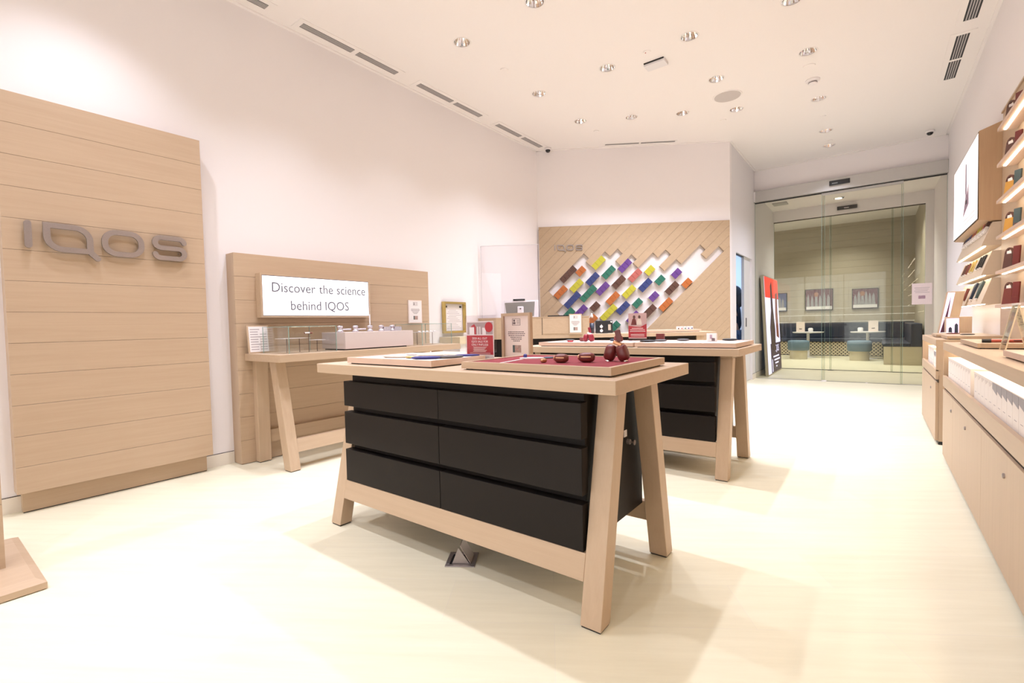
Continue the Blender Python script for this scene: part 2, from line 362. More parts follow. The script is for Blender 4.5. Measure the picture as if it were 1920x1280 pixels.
for (x, y, r), lb in zip(((-3.22, 4.19, .045), (-.58, 6.28, .06), (-3.22, 6.35, .04), (-1.68, 7.16, .04), (-.565, 7.94, .03), (-.56, 9.08, .035)),
    ('flat white sprinkler plate on the ceiling, left of the chrome lights', 'flat white round plate in the ceiling between a light and the smoke detector', 'small white sprinkler plate beyond the left row of lights',
     'small white sprinkler plate beyond the round speaker', 'tiny white ceiling plate between two far lights', 'small white ceiling plate between the two farthest lights')):
    solo(MB().lathe([(r, CEIL), (r*.95, CEIL-.008)], x, y, 28).build('sprinkler_plate', CEILM), lb, 'ceiling plate')
o = thing('ceiling_indicator', 'tiny white ceiling disc with a red dot beside the white box', 'sensor', (-1.873, 4.858, CEIL))
MB().lathe([(.04, CEIL), (.036, CEIL-.01)], -1.873, 4.858, 24).build('disc', CEILM, o); MB().lathe([(.006, CEIL-.01), (.004, CEIL-.014)], -1.885, 4.85, 10).build('red_dot', RED, o)
t = thing('access_point', 'white rectangular box with a dark edge hung on the ceiling', 'access point', (-1.88, 5.12, CEIL))
box('housing', GREYW, t, -1.99, -1.765, 5.06, 5.19, CEIL-.035, CEIL, .006); box('dark_edge', BLK2, t, -1.985, -1.77, 5.05, 5.06, CEIL-.012, CEIL-.001)
def dome(x, y, lb):
    t = thing('dome_camera', lb, 'security camera', (x, y, CEIL))
    MB().lathe([(.055, CEIL), (.055, CEIL-.025), (.048, CEIL-.03)], x, y, 28).build('housing', WHITE, t, smooth=True)
    MB().lathe([(.04, CEIL-.028), (.038, CEIL-.045), (.025, CEIL-.062), (.008, CEIL-.068)], x, y, 24).build('dome', plain('black dome', (.01, .01, .01), .08), t, smooth=True)
dome(-4.12, 6.45, 'black dome camera in a white ring in the far left ceiling corner'); dome(.66, 9.63, 'black dome camera near the glass doors on the right')
VENTD = plain('vent slot shadow', (.03, .03, .035), .8); VENTS = plain('vent slat', (.45, .42, .42), .5)
def vent(M, segs, w0, w1, lb, fr=.05, slats=4):
    # M: u along the vent, v across, w down
    t = thing('slot_vent', lb, 'air vent', tuple(M @ Vector((segs[0][0], w0, 0))), 'slot vents in the ceiling')
    u0, u1 = segs[0][0]-fr, segs[-1][1]+fr
    f = MB(M); f.box(u0, u1, w0-fr, w0, 0, .005); f.box(u0, u1, w1, w1+fr, 0, .005); f.box(u0, segs[0][0], w0, w1, 0, .005); f.box(segs[-1][1], u1, w0, w1, 0, .005)
    for a, b in zip(segs, segs[1:]): f.box(a[1], b[0], w0, w1, 0, .005)
    f.build('frame', CEILM, t)
    for a, b in segs:
        MB(M).box(a, b, w0, w1, 0, .0015).build('dark_slot', VENTD, t)
        s_ = MB(M)
        for k in range(1, slats+1):
            c = w0+(w1-w0)*k/(slats+1); s_.box(a, b, c-.005, c+.005, 0, .005)
        s_.build('slats', VENTS, t)
VL = Matrix(((0, 1, 0, 0), (1, 0, 0, 0), (0, 0, -1, CEIL), (0, 0, 0, 1)))   # u=y, v=x, w=down
for segs, lb in (([(.75, 1.4), (1.45, 2.09)], 'slot air vent along the left wall cut by the top edge of the photo'), ([(2.4, 2.94), (2.99, 3.49)], 'slot air vent along the left wall, second from the top edge'),
                 ([(3.8, 4.35), (4.4, 4.89)], 'slot air vent along the left wall, third from the top edge'), ([(5.23, 5.78), (5.84, 6.33)], 'slot air vent along the left wall nearest the dome camera')):
    vent(VL, segs, -4.21, -4.13, lb)
vent(VL, [(5.4, 6.3)], .66, .76, 'black slot air vent by the right wall cut by the top edge'); vent(VL, [(6.58, 7.15), (7.19, 7.7)], .645, .745, 'black slot air vent by the right wall, nearer the glass doors')
MVB = Matrix(((Dw.x, Dw.y, 0, 0), (Dw.y, -Dw.x, 0, 0), (0, 0, -1, 0), (0, 0, 0, 1))); MVB.translation = Aw+Vector((0, 0, CEIL))
vent(MVB, [(1.08, 1.6), (1.63, 2.15)], .10, .15, 'thin slot air vent above the coloured card wall', .02, 1)

# ------------------------------------------------------------------ left wall: logo panel
def logo(M, h, w_, d0, d1, mat, parent, names=('letter_i', 'letter_q', 'letter_o', 'letter_s'), squeeze=1.0):
    """four rounded letters on u from 0, total height h"""
    k = h; st = w_
    def arc(cx, cy, r, a0, a1, n=7): return [(cx+r*math.cos(math.radians(a0+(a1-a0)*i/n)), cy+r*math.sin(math.radians(a0+(a1-a0)*i/n))) for i in range(n+1)]
    S = lambda P: [(x*k*squeeze, y*k) for x, y in P]
    e = st/k/2
    MB(M).stroke(S([(.08, .06+e), (.08, 1-e)]), st, d0, d1).build(names[0], mat, parent)
    x0, x1, y0, y1, r = .45+e, 1.78-e, e, 1-e, .28
    q = [(x0, y1)] + arc(x1-.42, y1-.42, .42, 90, 0) + [(x1, y0)] + arc(x0+.42, y0+.42, .42, 270, 180)
    b = MB(M); b.stroke(S(q), st, d0, d1, closed=True); b.stroke(S([(x1-.02, y0), (x1+.2, y0-.24)]), st, d0+.0006, d1-.0006); b.build(names[1], mat, parent)
    x0, x1 = 2.02+e, 3.32-e
    q = arc(x1-.36, y1-.36, .36, 90, 0)+arc(x1-.36, y0+.36, .36, 0, -90)+arc(x0+.36, y0+.36, .36, 270, 180)+arc(x0+.36, y1-.36, .36, 180, 90)
    MB(M).stroke(S(q), st, d0, d1, closed=True).build(names[2], mat, parent)
    x0, x1 = 3.58+e, 4.78-e; r1 = (y1-.5)/2
    q = arc(x1-.18, y1-.18, .18, 8, 90, 5) + arc(x0+r1, y1-r1, r1, 90, 270) + arc(x1-r1, y0+r1, r1, 90, -90) + arc(x0+.18, y0+.18, .18, 270, 188, 5)
    MB(M).stroke(S(q), st, d0, d1).build(names[3], mat, parent)
t = thing('wall_panel', 'tall light oak plank panel on the left wall with recessed plinth', 'wall panel', (-4.27, 1, 0))
pb = MB(); zs = [.135, .303]+[.303+.1925*i for i in range(1, 13)]; zs[-1] = 2.612
for a, b in zip(zs, zs[1:]): pb.box(-4.225, -4.2, .44, 1.534, a+.0009, b-.0009)
pb.build('planks', WY, t, .0006, 1)
box('backing', WZ, t, -4.33, -4.2252, .442, 1.532, .135, 2.61); box('plinth', WY, t, -4.318, -4.262, .468, 1.508, .006, .135); box('dark_seal', BLK2, t, -4.318, -4.264, .47, 1.506, 0, .006)
t = thing('letter_sign', 'brushed metal four-letter logo sign on the tall oak panel', 'sign', (-4.2, 1, 1.64))
logo(FL(-4.2, .535, 1.652), .182, .034, .018, .034, METAL, t)
pins = MB(FL(-4.2, .535, 1.652))
for u, v in ((.015, .05), (.015, .15), (.1, .09), (.31, .09), (.39, .09), (.58, .09), (.68, .12), (.82, .06)): pins.tube((u, v, 0), (u, v, .02), .004, 8)
pins.build('standoff_pins', METAL, t)
# freestanding totem at the far left
t = thing('floor_display', 'light oak floor stand on a thick base plate, cut off by the left edge', 'display stand', (-3.3, 0, 0))
MB().prism([(-3.68, -.45), (-2.9, -.45), (-2.9, .38), (-3.68, .38)], .004, .032, None).build('base_edge', WY, t)
MB().prism([(-3.68, -.45), (-2.9, -.45), (-2.9, .38), (-3.68, .38)], .032, .045, [(-3.65, -.42), (-2.96, -.42), (-2.96, .35), (-3.65, .35)]).build('base_plate', WY, t)
MB().box(-3.66, -2.92, -.43, .36, 0, .004).build('base_seal', BLK2, t)
up = MB()
for i in range(6): up.box(-3.30, -3.20, -.35, .285, .045+i*.3, .045+i*.3+.298)
up.build('upright_panel', WY, t)
for o_ in (up,): pass

# ------------------------------------------------------------------ left wall: science table
t = thing('wall_panel', 'low wide oak plank panel behind the wall table', 'wall panel', (-4.26, 2.8, 0))
pb = MB(); n = 9
for i in range(n): pb.box(-4.215, -4.19, 1.742, 3.886, .004+i*.196+.0009, min(1.766, .004+(i+1)*.196)-.0009)
pb.build('planks', WY, t, .0006, 1); box('side_panel', WZ, t, -4.33, -4.2152, 1.743, 3.885, .004, 1.765)
t = thing('light_box', 'wide glowing sign box reading Discover the science, on the oak panel', 'illuminated sign', (-4.15, 2.45, 1.22))
bx = MB(); y0, y1, z0, z1 = 1.912, 3.005, 1.227, 1.603
bx.box(-4.19, -4.108, y0, y0+.014, z0, z1); bx.box(-4.19, -4.108, y1-.014, y1, z0, z1); bx.box(-4.19, -4.108, y0+.014, y1-.014, z0, z0+.014); bx.box(-4.19, -4.108, y0+.014, y1-.014, z1-.014, z1)
bx.build('housing', WY, t)
DARKV = plain('dark violet bezel', (.10, .06, .12), .5)
box('bezel', DARKV, t, -4.185, -4.114, y0+.014, y1-.014, z0+.014, z1-.014); box('lit_panel', LEDW, t, -4.114, -4.111, y0+.019, y1-.019, z0+.019, z1-.019)
GT1 = plain('thin grey lettering', (.13, .12, .16), .8); GT2 = plain('thin pale pink lettering', (.6, .5, .5), .8)
FM = FL(-4.1105)
def textline(words, size, mat, M, parent, name, off, sx):
    objs = []; x = 0.0
    for w_ in words:
        o = text(w_, size, mat, I4, None, name, off=off, sx=sx, align='LEFT'); xs = [v.co.x for v in o.data.vertices]; wd = max(xs)
        objs.append((o, x)); x += wd+size*.30
    tot = x-size*.30
    for o, x_ in objs:
        o.data.transform(Matrix.Translation((x_-tot/2, 0, 0))); o.data.transform(M); o.data.transform(Matrix.Translation(-parent_loc(parent))); o.parent = parent
textline(['Discover', 'the', 'science'], .120, GT1, FM @ Matrix.Translation((2.475, 1.485, 0)), t, 'word', 0, .93)
textline(['behind', 'IQOS'], .120, GT1, FM @ Matrix.Translation((2.46, 1.33, 0)), t, 'word', 0, .93)

def leg(parent, foot, top, sx, sy, ztop, mat=WZ):
    """foot/top: (x,y) centre; cross-section sx by sy; small dark pad below"""
    fx, fy = foot; tx, ty = top
    c = [(fx-sx/2, fy-sy/2, .006), (fx+sx/2, fy-sy/2, .006), (fx+sx/2, fy+sy/2, .006), (fx-sx/2, fy+sy/2, .006),
         (tx-sx/2, ty-sy/2, ztop), (tx+sx/2, ty-sy/2, ztop), (tx+sx/2, ty+sy/2, ztop), (tx-sx/2, ty+sy/2, ztop)]
    l = MB().hexa(c).build('leg', mat, parent, .002, 1)
    box('foot_pad', BLK2, l, fx-sx/2+.004, fx+sx/2-.004, fy-sy/2+.004, fy+sy/2-.004, 0, .006)
    return l
t = thing('wall_table', 'light oak A-frame table standing against the low oak panel', 'table', (-3.9, 2.8, 0))
box('table_top', WY, t, -4.189, -3.61, 1.80, 3.80, .868, .927, .002)
for y in (1.907, 3.68):
    leg(t, (-3.677, y), (-3.86, y), .1, .083, .868); leg(t, (-4.155, y), (-4.155, y), .066, .1, .868)
MB().hexa([(-3.70, 1.95, .14), (-3.66, 1.95, .14), (-3.66, 3.64, .14), (-3.70, 3.64, .14), (-3.722, 1.95, .24), (-3.682, 1.95, .24), (-3.682, 3.64, .24), (-3.722, 3.64, .24)]).build('lower_rail', WY, t)
box('rear_rail', WY, t, -4.189, -4.15, 1.96, 3.62, .155, .26)
# things on it
t = thing('leaning_notice', 'printed white notice leaning on the oak panel at the near end of the wall table', 'notice', (-4.12, 1.86, .927))
M = FL(-4.11, 1.80, .928) @ Matrix.Rotation(-.12, 4, 'X')
box('board', WZ, t, 0, .175, 0, .235, -.012, 0, M=M); box('paper', PAPER, t, .012, .165, .012, .225, 0, .0015, M=M)
tx = MB(M)
for i in range(9):
    v = .205-i*.021; tx.box(.022, .085 if i % 3 else .1, v-.008, v, .0015, .002); tx.box(.1, .155, v-.006, v, .0015, .002) if i > 1 else None
tx.build('text_lines', INKL, t)
def glass_case(name, lb, x0, x1, y0, y1, z0, z1):
    t = thing(name, lb, 'display case', ((x0+x1)/2, (y0+y1)/2, z0)); th = .005
    gb = MB(); gb.box(x0, x1, y0, y0+th, z0, z1-th); gb.box(x0, x1, y1-th, y1, z0, z1-th); gb.box(x0, x0+th, y0+th, y1-th, z0, z1-th); gb.box(x1-th, x1, y0+th, y1-th, z0, z1-th); gb.box(x0, x1, y0, y1, z1-th, z1)
    gb.build('glass_cover', GLASS, t)
    e = MB(); r = .0022
    for a in (x0, x1-2*r):
        for b in (y0, y1-2*r): e.box(a, a+2*r, b, b+2*r, z0, z1+.0005)
    for b in (y0, y1-2*r): e.box(x0, x1, b, b+2*r, z1-r, z1+.001)
    for a in (x0, x1-2*r): e.box(a, a+2*r, y0, y1, z1-r, z1+.001)
    e.build('glass_edges', GEDGE, t); return t
glass_case('glass_case', 'clear glass case over two small perspex stands, near end of the wall table', -4.10, -3.67, 1.91, 2.33, .928, 1.145)
glass_case('glass_case', 'clear glass case at the far end of the wall table', -4.10, -3.68, 3.31, 3.74, .928, 1.15)
STAND = plain('perspex shelf', (.78, .72, .72), .2); PIN = plain('bronze pin', (.16, .11, .09), .4, .5)
t = thing('perspex_stand', 'long clear perspex shelf on pins inside the near glass case', 'display stand', (-3.86, 2.06, .928))
box('shelf', STAND, t, -3.93, -3.80, 1.93, 2.17, 1.045, 1.049)
for y in (1.99, 2.10): MB().tube((-3.86, y, .928), (-3.86, y, 1.045), .003, 8).build('pin', PIN, t)
t = thing('perspex_stand', 'short clear perspex shelf on one pin inside the near glass case', 'display stand', (-3.86, 2.26, .928))
box('shelf', STAND, t, -3.91, -3.81, 2.21, 2.31, 1.025, 1.029); MB().tube((-3.86, 2.26, .928), (-3.86, 2.26, 1.025), .003, 8).build('pin', PIN, t)
t = thing('device_on_pin', 'small dark stick device held on a pin inside the near glass case', 'device', (-3.785, 2.155, .928))
MB().tube((-3.785, 2.14, .928), (-3.785, 2.14, 1.085), .0025, 8).build('pin', PIN, t); MB().tube((-3.785, 2.105, 1.088), (-3.785, 2.175, 1.088), .007, 12).build('stick', OXB, t)
MB().tube((-3.785, 2.108, 1.0885), (-3.785, 2.15, 1.0885), .0074, 12).build('white_cap', PAPER, t)
for (x, y, z, lb) in ((-3.86, 3.43, 1.06, 'thin perspex shelf on two pins inside the far glass case'),):
    t = thing('perspex_stand', lb, 'display stand', (x, y, .928)); box('shelf', STAND, t, x-.06, x+.08, 3.36, 3.68, z, z+.004)
    for yy in (3.40, 3.62): MB().tube((x, yy, .928), (x, yy, z), .003, 8).build('pin', PIN, t)
for i in range(5):
    solo(MB().tube((-3.84, 3.40+i*.055, 1.07), (-3.84, 3.43+i*.055, 1.07), .006, 10).build('tobacco_stick', PAPER), ['first', 'second', 'third', 'fourth', 'fifth'][i]+' of five small white sticks on the shelf in the far glass case', 'stick', 'white sticks in the far glass case')
t = thing('plinth_box', 'long grey-white plinth with machine parts on top, middle of the wall table', 'plinth', (-3.86, 2.87, .927))
box('foot', BLK2, t, -4.00, -3.70, 2.42, 3.12, .927, .938); box('body', LILAC, t, -4.05, -3.68, 2.42, 3.19, .938, 1.086, .002)
SILV = plain('silver machine parts', (.60, .56, .60), .25, .7)
def machine(y, kind, lb):
    x = -3.83; t = thing('machine_part', lb, 'machine part', (x, y, 1.086))
    b = MB(); b.lathe([(.028, 1.086), (.028, 1.10), (.018, 1.104), (.018, 1.125), (.026, 1.128), (.024, 1.14), (.012, 1.146)], x, y, 20); b.build('hub', SILV, t, smooth=True)
    if kind == 0: MB().tube((x, y, 1.11), (x, y+.11, 1.112), .007, 10).build('shaft', SILV, t)
    if kind == 1:
        for k in range(4): MB().tube((x-.02, y+.03+k*.018, 1.108), (x+.02, y+.034+k*.018, 1.108), .021, 18).build('disc', SILV, t)
    if kind == 2: MB().tube((x, y, 1.146), (x, y, 1.25), .006, 10).build('glass_tube', STAND, t)
    MB().ico((x+.012, y, 1.137), .01, sub=2).build('dark_knob', BLK2, t)
for y, k, lb in ((2.47, 0, 'leftmost silver machine part on the grey plinth'), (2.63, 0, 'silver machine part with mushroom cap on the plinth, second from left'), (2.79, 2, 'silver machine part under the upright glass tube'), (2.92, 1, 'silver stack of discs on the plinth, right of the glass tube'), (3.05, 1, 'rightmost silver stack of discs on the plinth')): machine(y, k, lb)
solo(MB().tube((-3.9, 2.83, 1.087), (-3.9, 2.83, 1.40), .013, 14).build('glass_tube', ACR), 'upright clear tube rising from the plinth beside the glowing sign', 'tube')
def notice_art(M, t, w_, h, k=1.0):
    """small icon, block of unreadable lines, small picture on a framed notice"""
    ic = MB(M); a = w_*.16; c = w_/2; y0 = h*.80
    for q in ((c-a*1.1, c+a*1.1, y0-.002, y0), (c-a*1.1, c+a*1.1, y0+a*1.3, y0+a*1.3+.002), (c-a*1.1, c-a*1.1+.002, y0, y0+a*1.3), (c+a*1.1-.002, c+a*1.1, y0, y0+a*1.3)): ic.box(*q, .0005, .001)
    ic.prism([(c-a*.55+a*.28*math.cos(x*PI/6), y0+a*.95+a*.25*math.sin(x*PI/6)) for x in range(12)], .0005, .001); ic.box(c-a*.9, c-a*.2, y0+a*.2, y0+a*.62, .0005, .001)
    for i in range(4): ic.box(c+a*.1, c+a*.9, y0+a*(.25+i*.25), y0+a*(.32+i*.25), .0005, .001)
    ic.build('icon', INK, t)
    tl = MB(M)
    for i in range(6):
        ww = w_*(.36, .37, .35, .26, .22, .14)[i]; v = h*(.62-.045*i); u = c-ww
        while u < c+ww-.004*k:
            l = random.uniform(.006, .014)*k; tl.box(u, min(u+l, c+ww), v, v+h*.02, .0005, .001); u += l+.003*k
    tl.build('text_lines', INK, t)
    MB(M).box(c-w_*.17, c+w_*.19, h*.12, h*.30, .0005, .0012).build('picture', plain('notice photo', (.40, .27, .23), .6, var=.5, scale=120), t)
    MB(M).box(c-w_*.17, c-w_*.08, h*.12, h*.30, .0012, .0016).build('picture_edge', TEAL, t)
    MB(M).ico((c+w_*.02, h*.2, .001), w_*.08, (1, .8, .02), 1).build('picture_spot', plain('notice photo pink', (.6, .2, .18), .6), t)
t = thing('notice_frame', 'small framed age notice fixed near the right end of the low oak panel', 'notice', (-4.18, 3.66, 1.16))
M = FL(-4.189, 3.565, 1.162); box('frame', PAPERP, t, 0, .2, 0, .262, 0, .012, .002, M=M); M2 = M @ Matrix.Translation((.012, .012, .012)); box('sheet', PAPER, t, 0, .176, 0, .238, 0, .0006, M=M2); notice_art(M2, t, .176, .238)
# brass framed permit
t = thing('permit_frame', 'brass framed paper permit on the left wall beyond the oak panel', 'picture frame', (-4.3, 4.4, 1.0))
M = FL(-4.33, 4.23, 1.03); fb = MB(M)
fb.box(0, .028, 0, .40, 0, .05); fb.box(.36, .40, 0, .40, 0, .05); fb.box(.028, .36, 0, .028, 0, .05); fb.box(.028, .36, .372, .40, 0, .05); fb.build('brass_frame', GOLD, t, .003)
box('sheet', PAPER, t, .028, .36, .028, .372, 0, .02, M=M)
for u in (.04, .3): box('clip', BLK2, t, u, u+.035, .325, .35, .02, .024, M=M)
s_ = MB(M)
for i in range(12): s_.box(.07+.02*(i % 3), .33-.03*(i % 4), .06+.021*i, .065+.021*i, .02, .0205)
s_.build('text_lines', INKL, t)
for v in (.02, .19, .36): MB(M).lathe([(.008, .05), (.008, .06)], .38, v+.0, 10).build('rivet', GOLD, t)
# low cabinet in the corner
t = thing('side_cabinet', 'low pale cabinet against the left wall beyond the wall table', 'cabinet', (-4.1, 4.9, 0))
box('body', GREYW, t, -4.316, -4.0, 4.2, 4.80, 0, .90); box('top_band', wood('pale oak', 'y', (.66, .55, .38), (.6, .5, .33)), t, -4.316, -3.97, 4.17, 4.82, .90, .985)

# ------------------------------------------------------------------ trestle display tables with drawers
def trestle(x0, y0, label):
    """x0,y0: left front corner of the top"""
    t = thing('display_table', label, 'table', (x0+.93, y0+.39, 0))
    X = lambda a: x0+2.5+a   # a measured as in the first table
    Y = lambda b: y0-1.475+b
    box('table_top', WX, t, X(-2.5), X(-.66), Y(1.475), Y(2.265), .872, .923, .0025)
    for a in (-2.41, -.787):
        leg(t, (X(a), Y(1.54)), (X(a), Y(1.715)), .085, .076, .845); leg(t, (X(a), Y(2.225)), (X(a), Y(2.05)), .085, .076, .845)
        box('top_bearer', WY, t, X(a)-.041, X(a)+.041, Y(1.67), Y(2.095), .845, .872)
    for s, yc in ((1, 1.50), (-1, 2.265)):
        f = lambda z: Y(yc + s*.175*z/.845)
        d = .035*s
        ya, yb = (f(.155), f(.155)+d), (f(.255), f(.255)+d)
        c = [(X(-2.368), min(ya), .155), (X(-.829), min(ya), .155), (X(-.829), max(ya), .155), (X(-2.368), max(ya), .155),
             (X(-2.368), min(yb), .255), (X(-.829), min(yb), .255), (X(-.829), max(yb), .255), (X(-2.368), max(yb), .255)]
        MB().hexa(c).build('rail', WX, t, .0015, 1)
    cb = MB(); cb.box(X(-2.345), X(-.85), Y(1.60), Y(2.155), .2555, .872); cb.build('carcass', BLACK, t)
    for zz in ((.683, .822), (.469, .650), (.2565, .436)):
        for xa, xb in ((-2.362, -1.603), (-1.600, -.838)):
            d = box('drawer', BLACK, t, X(xa), X(xb), Y(1.552), Y(1.5995), zz[0], zz[1], .002)
    k = MB().tube((X(-.85), Y(1.99), .585), (X(-.835), Y(1.99), .585), .012, 16).build('lock', METAL, t)
    MB().tube((X(-.835), Y(1.99), .585), (X(-.815), Y(1.99), .585), .004, 8).build('key_stem', METAL, k)
    kh = MB(); kh.M = Matrix.Translation((X(-.815), Y(1.99), .585)) @ Matrix.Rotation(PI/2, 4, 'Y'); kh.lathe([(.012, -.0015), (.012, .0015)], 0, 0, 16); kh.build('key_bow', METAL, k)
    box('paper_tag', PAPER, t, X(-.85), X(-.848), Y(1.955), Y(1.985), .61, .64)
    return t
trestle(-2.53, 1.475, 'front oak trestle display table with black drawers')
trestle(-2.555, 3.44, 'second oak trestle display table with black drawers, behind the front one')

def tray(label, x0, x1, y0, y1, z, h=.033, mat=WX, inner=None, lip=.022, name='display_tray'):
    t = thing(name, label, 'tray', ((x0+x1)/2, (y0+y1)/2, z))
    box('riser', BLK2, t, x0+.015, x1-.015, y0+.015, y1-.015, z, z+.006)
    if inner:
        b = MB(); b.box(x0, x1, y0, y0+lip, z+.006, z+h); b.box(x0, x1, y1-lip, y1, z+.006, z+h); b.box(x0, x0+lip, y0+lip, y1-lip, z+.006, z+h); b.box(x1-lip, x1, y0+lip, y1-lip, z+.006, z+h)
        b.build('frame', mat, t)
        box('mat', inner, t, x0+lip, x1-lip, y0+lip, y1-lip, z+.006, z+h-.003)
    else:
        box('frame', mat, t, x0, x1, y0, y1, z+.006, z+h, .0015)
    return t
TT = .923
PALE = wood('pale pinkish oak', 'x', (.68, .50, .39), (.62, .44, .34))
tray('pale tray with blue, grey and cream accessories, left side of the front table', -2.33, -1.655, 1.54, 1.93, TT, .036, PALE, plain('cream felt', (.72, .62, .56), .8), .014)
tray('oak tray with a crimson mat on the front table', -1.475, -.745, 1.555, 2.10, TT, .036, WX, MAT_RED, .02)
tray('small pale tray behind, at the back of the front table', -2.30, -1.92, 2.0, 2.24, TT, .03, PALE)
# accessories on the left tray
def lump(name, lb, cat, x, y, z, sx, sy, sz, mat, rot=0, group=None, power=2.6):
    M = Matrix.Translation((x, y, z+sz/2)) @ Matrix.Rotation(rot, 4, 'Z')
    b = MB(M); res = bmesh.ops.create_icosphere(b.bm, subdivisions=3, radius=1)
    for v in res['verts']:
        c = v.co; q = (abs(c.x)**power+abs(c.y)**power+abs(c.z)**power)**(-1/power); c = c*q
        v.co = M @ Vector((c.x*sx/2, c.y*sy/2, c.z*sz/2))
    o = b.build(name, mat, None, smooth=True); return solo(o, lb, cat, group)
BLU = plain('royal blue sleeve', (.03, .03, .19), .45); CRM = plain('cream sleeve', (.74, .63, .52), .5); GRYS = plain('charcoal sleeve', (.10, .09, .09), .5)
ZT = TT+.033
lump('sleeve', 'long cream sleeve lying in the left tray, leftmost of the accessories', 'sleeve', -2.06, 1.66, ZT, .17, .05, .014, CRM, .3)
lump('charger_ring', 'cream and brass ring shaped accessory in the left tray', 'accessory', -1.93, 1.66, ZT, .07, .05, .012, GOLD, .2)
lump('sleeve', 'beige sleeve behind the cream ones in the left tray', 'sleeve', -1.96, 1.82, ZT, .16, .05, .014, CRM, .5)
lump('sleeve', 'royal blue sleeve lying at the front of the left tray', 'sleeve', -1.80, 1.64, ZT, .15, .045, .016, BLU, .6)
lump('sleeve', 'charcoal grey sleeve lying right of the blue one in the left tray', 'sleeve', -1.72, 1.73, ZT, .14, .05, .016, GRYS, .75)
lump('sleeve', 'second royal blue sleeve at the back of the left tray', 'sleeve', -1.74, 1.88, ZT, .14, .03, .012, BLU, .5)
lump('sleeve', 'cream sleeve at the back left of the left tray', 'sleeve', -2.12, 1.86, ZT, .15, .05, .012, PAPER, .3)
solo(MB().box(-1.62, -1.49, 1.70, 1.9, TT, TT+.004).build('leaflet', PAPER), 'white leaflet on the front table between the two trays', 'leaflet')
# items on the red mat
def pod(x, y, z, rot, mat, door, lb, s=1.0, M0=None):
    t = thing('charger_pod', lb, 'charger pod', (x, y, z))
    M = (M0 or (Matrix.Translation((x, y, z+.022*s)) @ Matrix.Rotation(rot, 4, 'Z')))
    b = MB(M); res = bmesh.ops.create_icosphere(b.bm, subdivisions=3, radius=1)
    for v in res['verts']:
        c = v.co; q = (abs(c.x)**3.2+abs(c.y)**2.6+abs(c.z)**2.6)**(-1/2.9); c = c*q
        v.co = M @ Vector((c.x*.036*s, c.y*.026*s, c.z*.022*s))
    b.build('body', mat, t, smooth=True)
    MB(M).tube((-.030*s, 0, 0), (-.0375*s, 0, 0), .012*s, 16).build('end_cap', door, t)
    MB(M).box(-.02*s, .024*s, -.0265*s, -.024*s, .002*s, .006*s).build('seam_strip', door, t)
    return t
pod(-1.045, 1.71, ZT, .15, OXB, COPPER, 'brown pod with a gold door lying on the crimson mat', .85)
pod(-.955, 1.765, ZT, .25, MAROON, COPPER, 'maroon round-ended pod lying in the middle of the crimson mat', .95)
lump('end_cap', 'tiny copper cap lying left of the brown pod', 'cap', -1.115, 1.68, ZT, .028, .02, .018, COPPER, .9)
def flip_case(x, y, z, s, mat, inner, lb, open_=True):
    t = thing('flip_case', lb, 'leather case', (x, y, z))
    for sg, nme in ((-1, 'left_shell'), (1, 'right_shell')):
        M = Matrix.Translation((x+sg*.034*s, y, z+.044*s)) @ Matrix.Rotation(-sg*.30, 4, 'Y')
        b = MB(M); res = bmesh.ops.create_icosphere(b.bm, subdivisions=3, radius=1)
        for v in res['verts']:
            c = v.co; q = (abs(c.x)**3.6+abs(c.y)**2.6+abs(c.z)**3.4)**(-1/3.2); c = c*q
            v.co = M @ Vector((c.x*.029*s, c.y*.028*s, c.z*.042*s))
        b.build(nme, mat, t, smooth=True)
        MB(M).lathe([(.014*s, -.046*s), (.012*s, -.038*s)], 0, 0, 16).build('silver_foot', CHROME, t)
    M = Matrix.Translation((x+.012*s, y, z+.092*s)) @ Matrix.Rotation(.35, 4, 'Y'); box('hinge_block', inner, t, -.025*s, .025*s, -.018*s, .018*s, -.008*s, .008*s, .003, M=M)
    if open_:
        M = Matrix.Translation((x+.018*s, y+.005, z+.10*s)) @ Matrix.Rotation(-.25, 4, 'Y'); box('flap', mat, t, -.016*s, .016*s, -.004*s, .002*s, 0, .062*s, .003, M=M)
    return t
flip_case(-.865, 1.86, ZT, .82, MAROON, COPPER, 'large maroon flip case standing open on the crimson mat')
t = thing('white_lanyard_card', 'white oval holder with a blue knob at the back of the crimson mat', 'holder', (-1.30, 1.86, ZT))
MB(Matrix.Translation((-1.30, 1.86, 0)) @ Matrix.Rotation(.5, 4, 'Z')).lathe([(.06, ZT), (.06, ZT+.005)], 0, 0, 28, 1, .5).build('plate', PAPER, t)
MB().lathe([(.009, ZT+.005), (.009, ZT+.018), (.004, ZT+.022)], -1.34, 1.86, 16).build('blue_knob', BLU, t)
MB(Matrix.Translation((-1.29, 1.67, 0)) @ Matrix.Rotation(1.75, 4, 'Z')).box(-.085, .13, -.006, .006, ZT, ZT+.002).build('ribbon', PAPER, t)
lump('clip', 'small white and blue clip right of the oval holder on the mat', 'clip', -1.23, 1.90, ZT, .05, .02, .008, BLUEF, .7)
